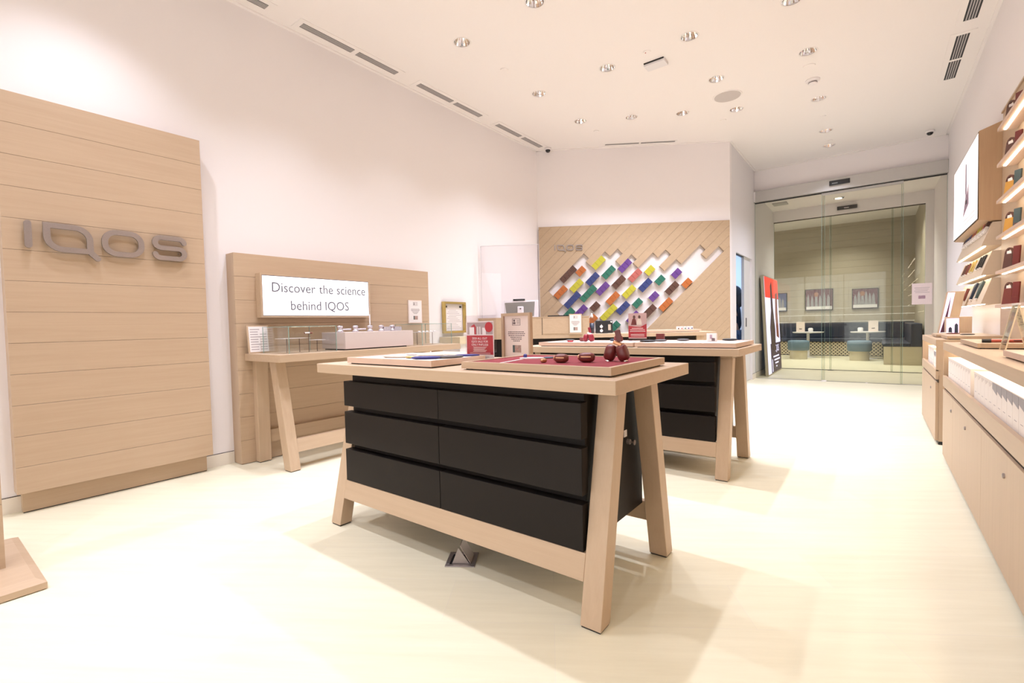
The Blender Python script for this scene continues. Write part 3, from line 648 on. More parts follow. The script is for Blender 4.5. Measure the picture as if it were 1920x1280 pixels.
# signs on the front table
t = thing('sale_sign', 'red and white sale card in a clear acrylic holder on the front table', 'sign', (-1.735, 1.98, TT))
M = FF(1.985, -1.842, TT)
gb = MB(M); gb.box(-.004, .222, 0, .252, .002, .005); gb.box(-.004, .222, 0, .252, -.004, -.0015); gb.box(-.004, .222, 0, .003, -.05, .04); gb.build('acrylic_holder', ACR, t)
box('card', PAPER, t, .005, .205, .006, .22, -.0012, .0012, M=M)
box('red_block', RED, t, .008, .200, .036, .142, .0012, .0016, M=M)
text('2020 ALL OUT\nIQOS SALE FOR\nONLY PHP2,020', .0175, PAPER, M @ Matrix.Translation((.104, .107, .0018)), t, 'sale_text', ext=.0002)
tl = MB(M)
for i in range(5): tl.box(.104-.05+.006*(i % 2), .104+.05-.008*(i % 3), .076-i*.006, .0785-i*.006, .0016, .0019)
for i in range(2): tl.box(.03, .18, .045-.006*i, .0465-.006*i, .0016, .0019)
tl.build('small_print', PAPERP, t)
box('picture_ground', plain('mauve picture ground', (.42, .33, .32), .6), t, .012, .200, .147, .214, .0012, .0015, M=M)
box('picture_device', PAPER, t, .03, .066, .147, .188, .0015, .002, M=M)
MB(M).prism([(.038, .188), (.070, .147), (.078, .147), (.078, .19), (.066, .205), (.05, .198)], .0015, .0018).build('picture_red_cap', RED, t)
for u in (.088, .104): box('picture_stick', PAPER, t, u, u+.007, .147, .19, .0015, .002, M=M)
box('picture_pack', PAPER, t, .125, .15, .147, .184, .0015, .002, M=M)
MB(M).prism([(.172+.028*math.cos(i*PI/12), .187+.028*math.sin(i*PI/12)) for i in range(24)], .0018, .0024).build('red_roundel', RED, t)
tl = MB(M)
for i in range(3): tl.box(.04+.02*i, .17-.015*i, .022-i*.006, .0245-i*.006, .0012, .0015)
tl.build('footer_lines', INKL, t)
t = thing('age_notice', 'oak framed age notice standing right of the red sale card', 'notice', (-1.57, 2.13, TT))
M = FF(2.13, -1.695, TT) ; w_, h = .20, .262
fb = MB(M); fb.box(0, .016, 0, h, -.02, .006); fb.box(w_-.012, w_, 0, h, -.02, .006); fb.box(.016, w_-.012, 0, .012, -.02, .006); fb.box(.016, w_-.012, h-.016, h, -.02, .006); fb.build('frame', WZ, t)
box('sheet', PAPERP, t, .016, w_-.012, .012, h-.016, -.012, -.004, M=M); M2 = M @ Matrix.Translation((.02, .014, -.004)); notice_art(M2, t, .16, .226)

# second table
tray('pink-toned tray with red cases, left on the second table', -2.37, -1.49, 3.5, 3.98, TT, .036, PALE, plain('rose felt', (.70, .58, .53), .8), .012)
tray('pink-toned tray with dark packs, right on the second table', -1.47, -.745, 3.49, 4.08, TT, .036, PALE, plain('rose felt b', (.70, .58, .53), .8), .012)
ZS = TT+.034
lump('sleeve', 'dark sleeve at the left end of the second table', 'sleeve', -2.27, 3.88, ZS, .09, .04, .014, GRYS, 0)
lump('card_pack', 'small red and yellow pack at the left of the second table', 'pack', -2.13, 3.64, ZS, .05, .03, .012, RED, 0, power=8)
flip_case(-1.98, 3.70, ZS, .78, plain('wine leather', (.27, .015, .03), .4), PAPER, 'red flip case standing open at the left of the second table')
lump('cube_pack', 'small red cube shaped pack beside the red flip case', 'pack', -2.10, 3.80, ZS, .04, .04, .035, MAROON, .3, power=8)
flip_case(-1.72, 3.74, ZS, .6, MAROON, PAPER, 'small maroon case with a white block just left of the red poster card', False)
lump('sleeve', 'small navy pack in the middle of the second table', 'pack', -1.83, 3.86, ZS, .04, .03, .02, NAVY, 0, power=6)
for x, y, s_, m_, lb in ((-1.44, 3.68, .13, BLK2, 'long black sleeve right of the poster card on the second table'), (-1.38, 3.80, .1, GRYS, 'dark grey sleeve behind the long black one'), (-1.24, 3.93, .10, GRYS, 'dark sleeve beside the maroon box on the second table'), (-.90, 4.0, .11, BLK2, 'black sleeve at the right end of the second table')):
    lump('sleeve', lb, 'sleeve', x, y, ZS, s_, .045, .018, m_, .1)
M = FF(3.86, -1.44, ZS); t = thing('maroon_box', 'upright maroon box on the second table', 'box', (-1.41, 3.87, ZS)); box('body', MAROON, t, 0, .065, 0, .062, -.03, 0, .002, M=M); box('lid_line', OXB, t, 0.001, .064, .045, .047, 0, .0006, M=M)
t = thing('white_pack', 'white printed pack standing near the right end of the second table', 'pack', (-1.0, 3.86, ZS)); M = FF(3.85, -1.035, ZS)
box('body', PAPER, t, 0, .072, 0, .062, -.03, 0, .002, M=M); box('print', INK, t, .038, .062, .004, .026, 0, .0006, M=M); box('print_upper', plain('pack photo', (.45, .33, .4), .6, var=.4, scale=200), t, .024, .042, .02, .052, 0, .0006, M=M)
for i, (x, y) in enumerate(((-1.33, 3.56), (-1.18, 3.57), (-1.05, 3.56), (-.92, 3.57))):
    solo(MB().box(x-.05, x+.05, y-.03, y+.03, ZS, ZS+.003).build('price_card', PAPER), ['first', 'second', 'third', 'fourth'][i]+' flat white price card from the left along the right-hand tray', 'card', 'price cards on the second table')
t = thing('poster_card', 'red and photo advert card in acrylic on the second table', 'sign', (-1.58, 3.85, ZS+.002)); M = FF(3.84, -1.675, ZS+.002)
gb = MB(M); gb.box(-.004, .19, 0, .236, .002, .005); gb.box(-.004, .19, 0, .003, -.04, .03); gb.build('acrylic_holder', ACR, t)
box('card', plain('soft pink print', (.62, .42, .38), .6), t, .004, .164, .02, .235, -.001, .001, M=M); 
MB(M).prism([(.004, .03), (.164, .03), (.164, .145), (.11, .118), (.06, .122), (.004, .13)], .001, .0015).build('red_block', RED, t)
tl = MB(M)
for i, ww in enumerate((.05, .065, .068, .0, .06, .06)):
    if ww: tl.box(.084-ww, .084+ww, .105-i*.013, .110-i*.013, .0015, .0018)
tl.build('text_lines', PAPERP, t)
for u, c in ((.052, MAROON), (.098, CRM)):
    b = MB(M); b.prism([(u-.026, .135), (u+.026, .135), (u+.018, .18), (u+.004, .195), (u-.012, .185)], .0015, .0022); b.build('picture_figure', c, t)
    MB(M).prism([(u+.004+.011*math.cos(i*PI/8), .203+.014*math.sin(i*PI/8)) for i in range(16)], .0022, .003).build('picture_head', BROWNL, t)
# ------------------------------------------------------------------ floor socket
t = thing('floor_socket', 'metal floor socket with its lid flipped up under the front table', 'floor socket', (-1.565, 1.62, 0))
M = Matrix.Translation((-1.565, 1.62, 0)) @ Matrix.Rotation(.574, 4, 'Z')
b = MB(M)
for q in ((-.07, .07, -.07, -.05), (-.07, .07, .05, .07), (-.07, -.05, -.05, .05), (.05, .07, -.05, .05)): b.box(*q, 0, .005)
b.build('frame', METAL, t, .001); box('well', BLK2, t, -.05, .05, -.05, .05, 0, .002, M=M)
ML = M @ Matrix.Translation((.048, 0, .004)) @ Matrix.Rotation(1.05, 4, 'Y'); box('lid', METAL, t, -.1, 0, -.048, .048, 0, .004, .002, M=ML)
ML = M @ Matrix.Translation((-.04, 0, .004)); MB(ML).prism([(0, -.045), (.088, -.045), (.088, -.042), (0, -.042)], 0, .003).build('lid_cheek_base', METAL, t)
MB(frame(M @ Vector((-.04, -.044, .003)), M.to_3x3() @ Vector((1, 0, 0)))).prism([(0, 0), (.085, 0), (.032, .078)], -.002, .002).build('lid_cheek', METAL, t)

# ------------------------------------------------------------------ card wall (back wall)
def clip(poly, a, b, c):   # keep a*x+b*y>=c
    out = []
    for i in range(len(poly)):
        p, q = poly[i], poly[(i+1) % len(poly)]; dp, dq = a*p[0]+b*p[1]-c, a*q[0]+b*q[1]-c
        if dp >= 0: out.append(p)
        if dp*dq < 0: k = dp/(dp-dq); out.append((p[0]+(q[0]-p[0])*k, p[1]+(q[1]-p[1])*k))
    return out
R2 = 2**.5; V0 = 1.064; RH = .1115; g = .0009
uR = [2.092, 2.023, 2.345, 2.512, 2.353, 2.595, 2.515, 2.844, 3.012, 2.762, 3.016, 3.43, 3.338, 3.607]
uL = [1.27]*3+[1.118]*3+[1.118, 1.118, 1.2]+[1.45]*5
t = thing('card_wall', 'oak clad feature wall with diagonal boards and a stepped white recess', 'wall panel', tuple(FB @ Vector((1.5, 0, 0))))
cl = MB(FB)
for r_ in range(-16, 34):
    vt = V0-RH*r_; vb = vt-RH
    segs = [(-9, uL[r_]), (uR[r_], 9)] if 0 <= r_ < 14 else [(-9, 9)]
    for a, b in segs:
        P = [(.015, 0), (2.99, 0), (2.99, 2.675), (.015, 2.675)]
        s = 1/R2
        P = clip(P, s, s, a); 
        if P: P = clip(P, -s, -s, -b)
        if P: P = clip(P, -s, s, vb+g)
        if P: P = clip(P, s, -s, -(vt-g))
        if len(P) > 2:
            Q = []
            for p in P:
                if not Q or (abs(p[0]-Q[-1][0])+abs(p[1]-Q[-1][1])) > 1e-5: Q.append(p)
            if len(Q) > 2 and (abs(Q[0][0]-Q[-1][0])+abs(Q[0][1]-Q[-1][1])) < 1e-5: Q.pop()
            if len(Q) > 2: cl.prism(Q, .01, .045)
cl.build('diagonal_boards', WD, t)
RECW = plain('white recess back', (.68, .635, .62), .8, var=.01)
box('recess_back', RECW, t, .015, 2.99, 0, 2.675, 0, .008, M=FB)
t2 = thing('wall_logo', 'small grey four-letter logo on the diagonal oak boards', 'sign', tuple(FB @ Vector((.5, 2.28, .05))))
logo(FB @ Matrix.Translation((.26, 2.29, 0)) @ Matrix.Rotation(-.02, 4, 'Z'), .094, .017, .046, .056, METAL, t2, squeeze=1.0)
CUV = FB @ Matrix(((1/R2, -1/R2, 0, 0), (1/R2, 1/R2, 0, 0), (0, 0, 1, 0), (0, 0, 0, 1)))   # u,v -> wall
CS = [(2, 0, 4, 'brown'), (3, 1, 2, 'orange'), (4, 2, 3, 'yellow'), (5, 5, 3, 'purple'), (4, 4, 3, 'green'), (3, 3, 3, 'blue'), (4, 6, 3, 'brown'), (5, 7, 3, 'red'), (2, 2, 3, 'yellow'), (1, 1, 3, 'orange'),
      (1, 3, 4, 'blue'), (2, 4, 4, 'green'), (3, 5, 3, 'purple'), (2, 6, 2, 'brown'), (3, 7, 3, 'orange'), (4, 8, 3, 'yellow'), (4, 10, 2, 'green'), (3, 9, 3, 'blue'), (2, 8, 4, 'yellow'), (1, 5, 3, 'purple'),
      (0, 4, 4, 'green'), (1, 7, 3, 'orange'), (2, 10, 2, 'green'), (3, 11, 3, 'purple'), (6, 8, 2, 'yellow'), (5, 9, 3, 'blue'), (6, 10, 2, 'green'), (7, 11, 2, 'purple'), (6, 12, 3, 'brown'), (7, 13, 2, 'orange'),
      (5, 11, 2, 'purple'), (4, 12, 3, 'brown'), (5, 13, 3, 'orange')]
ordn = ['first', 'second', 'third', 'fourth', 'fifth', 'sixth', 'seventh', 'eighth']
bycol = {}
for k, r_, n, c in CS: bycol.setdefault(c, []).append((1.03+.25*k+V0*-1+RH*r_, k, r_))
colname = {'brown': 'brown', 'orange': 'orange', 'yellow': 'yellow', 'green': 'green', 'blue': 'blue', 'purple': 'purple', 'red': 'coral'}
SEP = plain('pale separator', (.62, .56, .52), .6)
for k, r_, n, c in CS:
    lst = sorted(bycol[c]); i = [q[1:] for q in lst].index((k, r_))
    lb = f'{colname[c]} row of {["", "", "two", "three", "four"][n]} small packs on the card wall, ' + (f'{ordn[i]} {colname[c]} one from the left' if len(lst) > 1 else 'the only coral one')
    u0 = 1.03+.25*k; v1 = V0-RH*r_; v0 = v1-.1
    t = thing('pack_row', lb, 'pack row', tuple(CUV @ Vector((u0, v0, .008))), 'coloured pack rows on the card wall')
    for q in range(n):
        a = u0+q*.0768
        MB(CUV).box(a+.0015, a+.0753, v0, v1, .012, .06).build('pack', CARD[c], t)
    MB(CUV).box(u0, u0+n*.0768-.0003, v0-.001, v1+.001, .008, .052).build('holder', SEP, t)
    ln = MB(CUV)
    if c != 'yellow':
        for q in range(n):
            a = u0+q*.0768
            for j in range(1, 8): ln.box(a+.008*j+.004, a+.008*j+.005, v0+.004, v1-.004, .06, .0604)
        ln.build('fine_stripes', {'brown': plain('b_', (.22, .12, .09), .5), 'orange': plain('o_', (.58, .24, .08), .5), 'green': plain('g_', (.06, .26, .18), .5), 'blue': plain('bl_', (.09, .12, .30), .5), 'purple': plain('p_', (.24, .14, .38), .5), 'red': plain('r_', (.55, .2, .17), .5)}[c], t)

# ------------------------------------------------------------------ reception desk along the card wall
def clipw(poly):   # keep plan polygons (u, w) clear of the left wall
    return clip(poly, Dw.x, .5428, .022)
def fpl(name, mat, par, poly, z0, z1, bevel=0):
    p3 = [FB @ Vector((u, 0, w_)) for u, w_ in clipw(poly)]
    return MB().prism([(p.x, p.y) for p in p3], z0, z1).build(name, mat, par, bevel)
R_ = lambda u0, u1, w0, w1: [(u0, w0), (u1, w0), (u1, w1), (u0, w1)]
t = thing('reception_desk', 'oak reception desk with raised front along the card wall', 'desk', tuple(FB @ Vector((.8, 0, 1.0))))
F = FB; WF = 1.3
fpl('desk_top', WX, t, R_(-2, 2.35, .72, WF), .922, .972, .002); fpl('carcass', BLACK, t, R_(-2, 2.08, .76, WF-.03), 0, .922)
MB(F).box(2.10, 2.19, 0, .922, .80, WF-.02).build('end_leg', WZ, t)
fpl('raised_front', WX, t, R_(-2, .69, WF-.06, WF), .972, 1.205, .002); fpl('raised_ledge', WX, t, R_(-2, .70, WF-.22, WF+.004), 1.205, 1.217)
MB(F).box(.066, .42, .985, 1.195, WF, WF+.007).build('inset_panel', WX, t, .002)
MB(F).box(.054, .06, .972, 1.205, WF-.001, WF+.0015).build('panel_seam', GROOVE, t)
t = thing('acrylic_screen', 'tall clear acrylic screen standing on the reception desk', 'screen', tuple(F @ Vector((-.38, 1.218, WF-.03))))
MB(F).box(-.762, .03, 1.222, 2.20, WF-.04, WF-.034).build('sheet', ACR, t)
e = MB(F); e.box(-.765, -.760, 1.22, 2.203, WF-.041, WF-.033); e.box(.03, .034, 1.22, 2.203, WF-.041, WF-.033); e.box(-.760, .03, 2.198, 2.203, WF-.041, WF-.033); e.build('polished_edges', plain('acrylic edge', (.62, .58, .60), .2), t)
MB(F).box(-.755, .034, 1.2175, 1.222, WF-.10, WF+.0).build('foot_plate', ACR, t)
t = thing('desktop_monitor', 'back of a white desktop monitor with grey panel behind the acrylic screen', 'monitor', tuple(F @ Vector((-.25, .972, .95))))
M = F @ Matrix.Translation((-.25, 1.34, .97)) @ Matrix.Rotation(-.16, 4, 'X')
WPL = plain('glossy white plastic', (.80, .77, .79), .3)
box('housing', WPL, t, -.235, .255, -.14, .125, -.02, 0, .004, M=M); MB(M).prism([(-.225, .095), (.205, .105), (.190, -.105), (-.195, -.115)], 0, .002).build('grey_panel', plain('grey green glass', (.25, .24, .22), .3), t)
box('stand', WPL, t, -.045, .045, -.364, .035, .002, .03, .012, M=M); MB(M).lathe([(.012, .031), (.012, .032)], 0, .0, 16).build('round_mark', INK, t)
box('webcam_bar', BLK2, t, -.105, .065, .122, .147, -.02, .008, .002, M=M)
MB(F).box(-.37, -.13, .9725, .982, .83, 1.05).build('foot', WPL, t)
solo(MB(F).box(.135, .43, 1.2175, 1.234, WF-.21, WF-.06).build('laptop', BLK2), 'closed black laptop lying on the raised desk ledge', 'laptop')
t = thing('age_notice', 'framed age notice leaning on the front of the reception desk', 'notice', tuple(F @ Vector((.5, .98, WF+.01))))
M = F @ Matrix.Translation((.42, .985, WF+.009)); box('rest', WX, t, -.005, .18, -.012, 0, 0, .02, M=M)
box('frame', WZ, t, 0, .172, 0, .262, 0, .012, M=M); M2 = M @ Matrix.Translation((.01, .012, .012)); box('sheet', PAPER, t, 0, .15, 0, .238, 0, .0006, M=M2); notice_art(M2, t, .15, .238)
t = thing('spray_bottle', 'clear bottle with white cap beside the black tablet on the desk', 'bottle', tuple(F @ Vector((.735, .972, 1.1))))
M = F @ Matrix.Translation((.742, .9725, 1.1)) @ Matrix.Rotation(-PI/2, 4, 'X')
MB(M).lathe([(.036, 0), (.038, .01), (.038, .19), (.03, .21), (.016, .22)], 0, 0, 24).build('body', ACR, t, smooth=True); MB(M).lathe([(.031, .006), (.032, .145)], 0, 0, 20).build('dark_liquid', plain('slate liquid', (.05, .06, .09), .2), t, smooth=True)
MB(M).lathe([(.02, .218), (.02, .245), (.012, .26), (.008, .28)], 0, 0, 20).build('cap', PAPER, t, smooth=True)
t = thing('tablet', 'black tablet with two white fruit stickers standing on the desk', 'tablet', tuple(F @ Vector((.9, .972, 1.1))))
M = F @ Matrix.Translation((.79, .976, 1.13)) @ Matrix.Rotation(-.1, 4, 'X'); box('body', BLK2, t, 0, .235, 0, .175, -.01, 0, .010, M=M)
for v in (.092, .034):
    b = MB(M); b.prism([(.08+.021*math.cos(a), v+.020*math.sin(a)) for a in [i*PI/10 for i in range(20)]], 0, .001); b.build('white_sticker', PAPER, t)
    MB(M).prism([(.078, v+.0205), (.085, v+.023), (.087, v+.032), (.080, v+.029)], 0, .001).build('sticker_leaf', PAPER, t)
MB(M).lathe([(.010, 0), (.010, .002)], .215, .155, 16).build('camera_lens', CHROME, t); box('label_plate', plain('beige label', (.5, .42, .33), .5), t, .172, .208, .04, .12, 0, .001, M=M)
MB(F).box(.86, .96, .9725, .978, 1.0, 1.12).build('rest', GREYW, t)
tray_ = thing('display_tray', 'long pale tray on the right part of the reception desk', 'tray', tuple(F @ Vector((1.8, .972, 1.1))))
MB(F).box(1.42, 1.85, .978, 1.006, .95, 1.22).build('left_half', PALE, tray_); MB(F).box(1.86, 2.2, .978, 1.004, .90, 1.16).build('right_half', PALE, tray_); MB(F).box(1.44, 2.18, .9722, .978, .97, 1.14).build('riser', BLK2, tray_)
for i, c in enumerate(('brown', 'red', 'green', 'purple', 'blue')):
    u = 1.90+.045*i
    t = thing('sample_pack', f'small white pack with {colname[c]} print on the desk tray, {ordn[i]} of five from left', 'pack', tuple(F @ Vector((u, 1.0045, 1.08))), 'small packs on the desk tray')
    MB(F).box(u, u+.034, 1.0045, 1.046, 1.04, 1.08).build('body', PAPER, t); MB(F).box(u+.012, u+.028, 1.008, 1.026, 1.08, 1.0806).build('print', CARD[c], t)

# ------------------------------------------------------------------ doorway, leaf and person
d = thing('door_1', 'x', 'y', (-1.85, 9.3, 0)); del d['label']; del d['category']; d['kind'] = 'structure'
box('leaf', plain('white door', (.74, .73, .74), .5), d, -1.872, -1.832, 9.20, 9.72, .005, 2.225); box('edge_strip', ALU, d, -1.874, -1.83, 9.192, 9.20, .005, 2.225)
box('flush_handle', BLK2, d, -1.8325, -1.829, 9.33, 9.40, .99, 1.15); box('track', BLK2, d, -1.87, -1.83, 8.45, 9.19, 2.215, 2.23)
l = bpy.data.lights.new('staff_lamp', 'AREA'); l.energy = 40; l.color = (.36, .6, 1); l.size = .6; lo = bpy.data.objects.new('staff_lamp', l); COL.objects.link(lo); lo.location = (-2.9, 9.6, 2.7)
def skinned(name, chains, mat, parent, sub=2):
    me = bpy.data.meshes.new(name); vs_, es_, rs_ = [], [], []
    idx = {}
    for ch in chains:
        prev = None
        for key, p, r in ch:
            if key not in idx: idx[key] = len(vs_); vs_.append(Vector(p)-parent_loc(parent)); rs_.append(r)
            i = idx[key]
            if prev is not None: es_.append((prev, i))
            prev = i
    me.from_pydata(vs_, es_, []); o = bpy.data.objects.new(name, me); COL.objects.link(o); o.parent = parent
    sk = o.modifiers.new('skin', 'SKIN'); 
    for i, r in enumerate(rs_):
        r = r if isinstance(r, tuple) else (r, r); me.skin_vertices[0].data[i].radius = r
    me.skin_vertices[0].data[0].use_root = True
    sk.use_smooth_shade = True
    sb = o.modifiers.new('sub', 'SUBSURF'); sb.levels = sub; sb.render_levels = sub
    dg = bpy.context.evaluated_depsgraph_get(); m2 = bpy.data.meshes.new_from_object(o.evaluated_get(dg)); o.modifiers.clear(); o.data = m2
    m2.materials.clear(); m2.materials.append(mat)
    for p in m2.polygons: p.use_smooth = True
    return o
px_, py_ = -2.09, 9.62
P = lambda a, b, c: (px_+b, py_+a, c)
t = thing('person', 'dark-haired person in a navy top seen through the doorway', 'person', (px_, py_, 0))
SKIN = plain('skin', (.45, .25, .18), .5); JEANS = plain('blue denim', (.08, .13, .24), .8); TOP = plain('navy knit', (.014, .018, .035), .9); HAIR = plain('dark hair', (.012, .009, .008), .5)
skinned('body', [[('pel', P(0, 0, .93), .12), ('abd', P(0, 0, 1.08), .11), ('ch', P(0, 0, 1.26), .125), ('nk0', P(0, 0, 1.42), .06), ('nk', P(0, .01, 1.48), .045), ('hd0', P(0, .015, 1.56), .07), ('hd', P(0, .01, 1.62), .085), ('hd2', P(0, .005, 1.67), .06)],
                 [('ch', 0, 0), ('sh', P(.15, 0, 1.37), .05), ('el', P(.2, .02, 1.12), .036), ('wr', P(.19, -.06, .93), .026), ('pm', P(.185, -.08, .87), .03)], [('ch', 0, 0), ('sh2', P(-.15, 0, 1.37), .05), ('el2', P(-.2, .02, 1.12), .036), ('wr2', P(-.19, -.06, .93), .026), ('pm2', P(-.185, -.08, .87), .03)],
                 [('pm', 0, 0), ('f1', P(.195, -.09, .82), .010)], [('pm', 0, 0), ('f2', P(.18, -.10, .81), .010)], [('pm', 0, 0), ('th', P(.165, -.09, .85), .010)],
                 [('pel', 0, 0), ('hp', P(.09, 0, .86), .09), ('kn', P(.1, 0, .48), .055), ('an', P(.1, .01, .09), .035), ('to', P(.1, -.13, .035), .03)], [('pel', 0, 0), ('hp2', P(-.09, 0, .86), .09), ('kn2', P(-.1, 0, .48), .055), ('an2', P(-.1, .01, .09), .035), ('to2', P(-.1, -.13, .035), .03)]], SKIN, t)
skinned('top', [[('a', P(0, 0, .90), (.15, .13)), ('b', P(0, 0, 1.08), (.135, .12)), ('c', P(0, 0, 1.28), (.15, .135)), ('d', P(0, 0, 1.42), .08)], [('c', 0, 0), ('e', P(.155, 0, 1.37), .065), ('f', P(.205, .02, 1.12), .05), ('g', P(.195, -.05, .96), .038)], [('c', 0, 0), ('e2', P(-.155, 0, 1.37), .065), ('f2', P(-.205, .02, 1.12), .05), ('g2', P(-.195, -.05, .96), .038)]], TOP, t)
skinned('jeans', [[('a', P(0, 0, .93), .13), ('b', P(.09, 0, .84), .1), ('c', P(.1, 0, .48), .068), ('d', P(.1, .01, .12), .055)], [('a', 0, 0), ('b2', P(-.09, 0, .84), .1), ('c2', P(-.1, 0, .48), .068), ('d2', P(-.1, .01, .12), .055)]], JEANS, t)
b = MB(); b.ico(P(0, .02, 1.635), .112, (1, 1.05, 1.1), 3); b.ico(P(0, .055, 1.50), .11, (1.05, .7, 1.6), 3); b.build('hair', HAIR, t, smooth=True)
fc = MB(); fc.ico(P(0, -.088, 1.60), .014, (.7, 1, 1.3), 2); fc.build('nose', SKIN, t, smooth=True)

# ------------------------------------------------------------------ sliding glass doors
t = thing('glass_doors', 'tall clear sliding glass doors with a grey header across the end of the shop', 'glass doors', (-.45, 10, 0))
box('header', ALU, t, -1.799, .899, 9.90, 10.06, 3.30, 3.498, .003); box('header_end_cap', GREYW, t, -1.799, -1.77, 9.895, 9.90, 3.305, 3.49); box('inner_rail', BLK2, t, -1.79, .89, 9.97, 10.01, 3.285, 3.30)
for x0, x1, y in ((-1.795, -.69, 10.0), (-.735, .37, 9.965), (.345, .895, 10.0)):
    z0_, z1_ = .012, 3.28
    MB().box(x0+.003, x1-.003, y-.005, y+.005, z0_, z1_).build('glass_panel', DOORGL, t)
    e = MB(); e.box(x0, x0+.003, y-.005, y+.005, z0_, z1_); e.box(x1-.003, x1, y-.005, y+.005, z0_, z1_); e.build('panel_edge', GEDGE, t)
box('sliding_rail', ALU, t, -.735, .37, 9.95, 9.98, 3.245, 3.285)
box('floor_guide', WHITE, t, -.735, -.66, 9.93, 9.99, 0, .02, .003); box('floor_seal', ALU, t, -1.79, .89, 9.995, 10.005, 0, .011)
box('lock_button', WHITE, t, -.11, -.08, 9.94, 9.96, 0, .012)
t = thing('door_sensor', 'black motion sensor bar on the grey header of the glass doors', 'sensor', (-.475, 9.88, 3.38)); box('housing', BLK2, t, -.62, -.33, 9.87, 9.899, 3.38, 3.455, .004); box('window', plain('sensor window', (.3, .3, .3), .1), t, -.58, -.5, 9.868, 9.87, 3.40, 3.415)
t = thing('door_notice', 'pinkish printed notice stuck on the glass doors', 'notice', (.6, 9.96, 1.3)); M = FF(9.990, .482, 1.30)
box('sheet', plain('pink notice', (.72, .60, .60), .6), t, 0, .245, 0, .335, -.001, .001, M=M); tl = MB(M)
for i in range(4): tl.box(.03+.01*(i % 2), .215-.012*(i % 3), .26-.025*i, .268-.025*i, .001, .0014)
tl.build('text_lines', INKL, t); box('picture', plain('notice photo b', (.35, .22, .28), .6, var=.5, scale=90), t, .08, .165, .09, .14, .001, .0016, M=M)
t = thing('glass_doors', 'second set of clear glass doors beyond the vestibule', 'glass doors', (-.45, 12.15, 0))
box('top_rail', GROOVE, t, -1.799, .78, 12.13, 12.17, 3.255, 3.27)
for x0, x1, y in ((-1.795, -.72, 12.15), (-.75, .30, 12.12), (.27, .78, 12.15)):
    MB().box(x0+.003, x1-.003, y-.005, y+.005, .012, 3.255).build('glass_panel', DOORGL, t); e = MB(); e.box(x0, x0+.003, y-.005, y+.005, .012, 3.255); e.box(x1-.003, x1, y-.005, y+.005, .012, 3.255); e.build('panel_edge', GEDGE, t)
box('floor_seal', GROOVE, t, -1.79, .78, 12.14, 12.16, 0, .011)
box('floor_guide', BLK2, t, -.78, -.68, 12.08, 12.11, 0, .012)
t = thing('door_sensor', 'dark motion sensor bar above the second glass doors', 'sensor', (-.45, 12.08, 3.36)); box('housing', BLK2, t, -.62, -.28, 12.06, 12.099, 3.35, 3.42, .004); box('window', GREYW, t, -.5, -.42, 12.058, 12.06, 3.37, 3.385)
solo(MB().box(-1.68, -1.42, 11.15, 11.4, 3.48, 3.499).build('ceiling_vent', ALU), 'small grey square vent in the vestibule ceiling', 'air vent')
# vestibule lamp
t = thing('recessed_downlight', 'round recessed light in the vestibule ceiling between the glass doors', 'ceiling light', (-.57, 11.6, 3.5))
MB().lathe([(.08, 3.492), (.095, 3.499)], -.57, 11.6, 28).build('trim_ring', CHROME, t); MB().lathe([(.06, 3.489), (.06, 3.493)], -.57, 11.6, 24).build('lens', emis('vestibule lens', (1, .97, .92), 2.5), t)
def lamp_free(x, y, z, e, name='lounge_fill', col=(1, .97, .93)):
    l = bpy.data.lights.new(name, 'SPOT'); l.energy = e; l.color = col; l.spot_size = math.radians(130); l.spot_blend = .8; l.shadow_soft_size = .05
    lo = bpy.data.objects.new(name, l); COL.objects.link(lo); lo.location = (x, y, z); return lo
vb = lamp_free(0, 0, -.02, 60, 'vestibule_beam', (1, .96, .9)); vb.parent = t
# leaning lit poster
t = thing('light_poster', 'tall lit red and white poster box leaning on the wall behind the glass', 'illuminated sign', (-1.68, 11.2, 0))
M = frame((-1.622, 10.36, .0), (0, 1, 0), (-.045, 0, 1))
box('casing', wood('pale casing', 'z', (.55, .47, .33), (.5, .42, .3)), t, 0, 1.62, .006, 1.98, -.058, -.004, M=M)
EW = emis('poster white glow', (.72, .68, 1), 1.25); ER = emis('poster red glow', (1, .03, .01), .9); ED = plain('poster dark print', (.06, .03, .07), .5)
box('lit_white', EW, t, .02, 1.6, .03, 1.96, -.004, 0, M=M); box('lit_red', ER, t, .02, 1.6, 1.55, 1.96, 0, .002, M=M); box('dark_foot', ED, t, .35, 1.6, .03, .62, 0, .002, M=M)
b = MB(M); b.prism([(.45, .5), (.95, .45), (1.0, .9), (.85, 1.35), (.8, 1.9), (.62, 1.8), (.6, 1.3), (.4, .95)], .002, .004); b.build('dark_figure', plain('poster brown', (.08, .045, .05), .6), t)
b = MB(M); b.prism([(1.15, .75), (1.45, .7), (1.4, 1.25), (1.45, 1.7), (1.2, 1.65), (1.1, 1.2)], .002, .004); b.build('second_figure', plain('poster rust', (.3, .1, .07), .6), t)
text('IQOS', .2, EW, M @ Matrix.Translation((1.1, .5, .003)), t, 'poster_logo')
b = MB(M)
for i, (a, c) in enumerate(((.6, 1.3), (.7, 1.4), (.8, 1.2), (.9, 1.0))): b.box(a, c, .33-.07*i, .36-.07*i, .003, .005)
b.box(.45, .5, .05, .3, .003, .005); b.build('white_marks', EW, t)
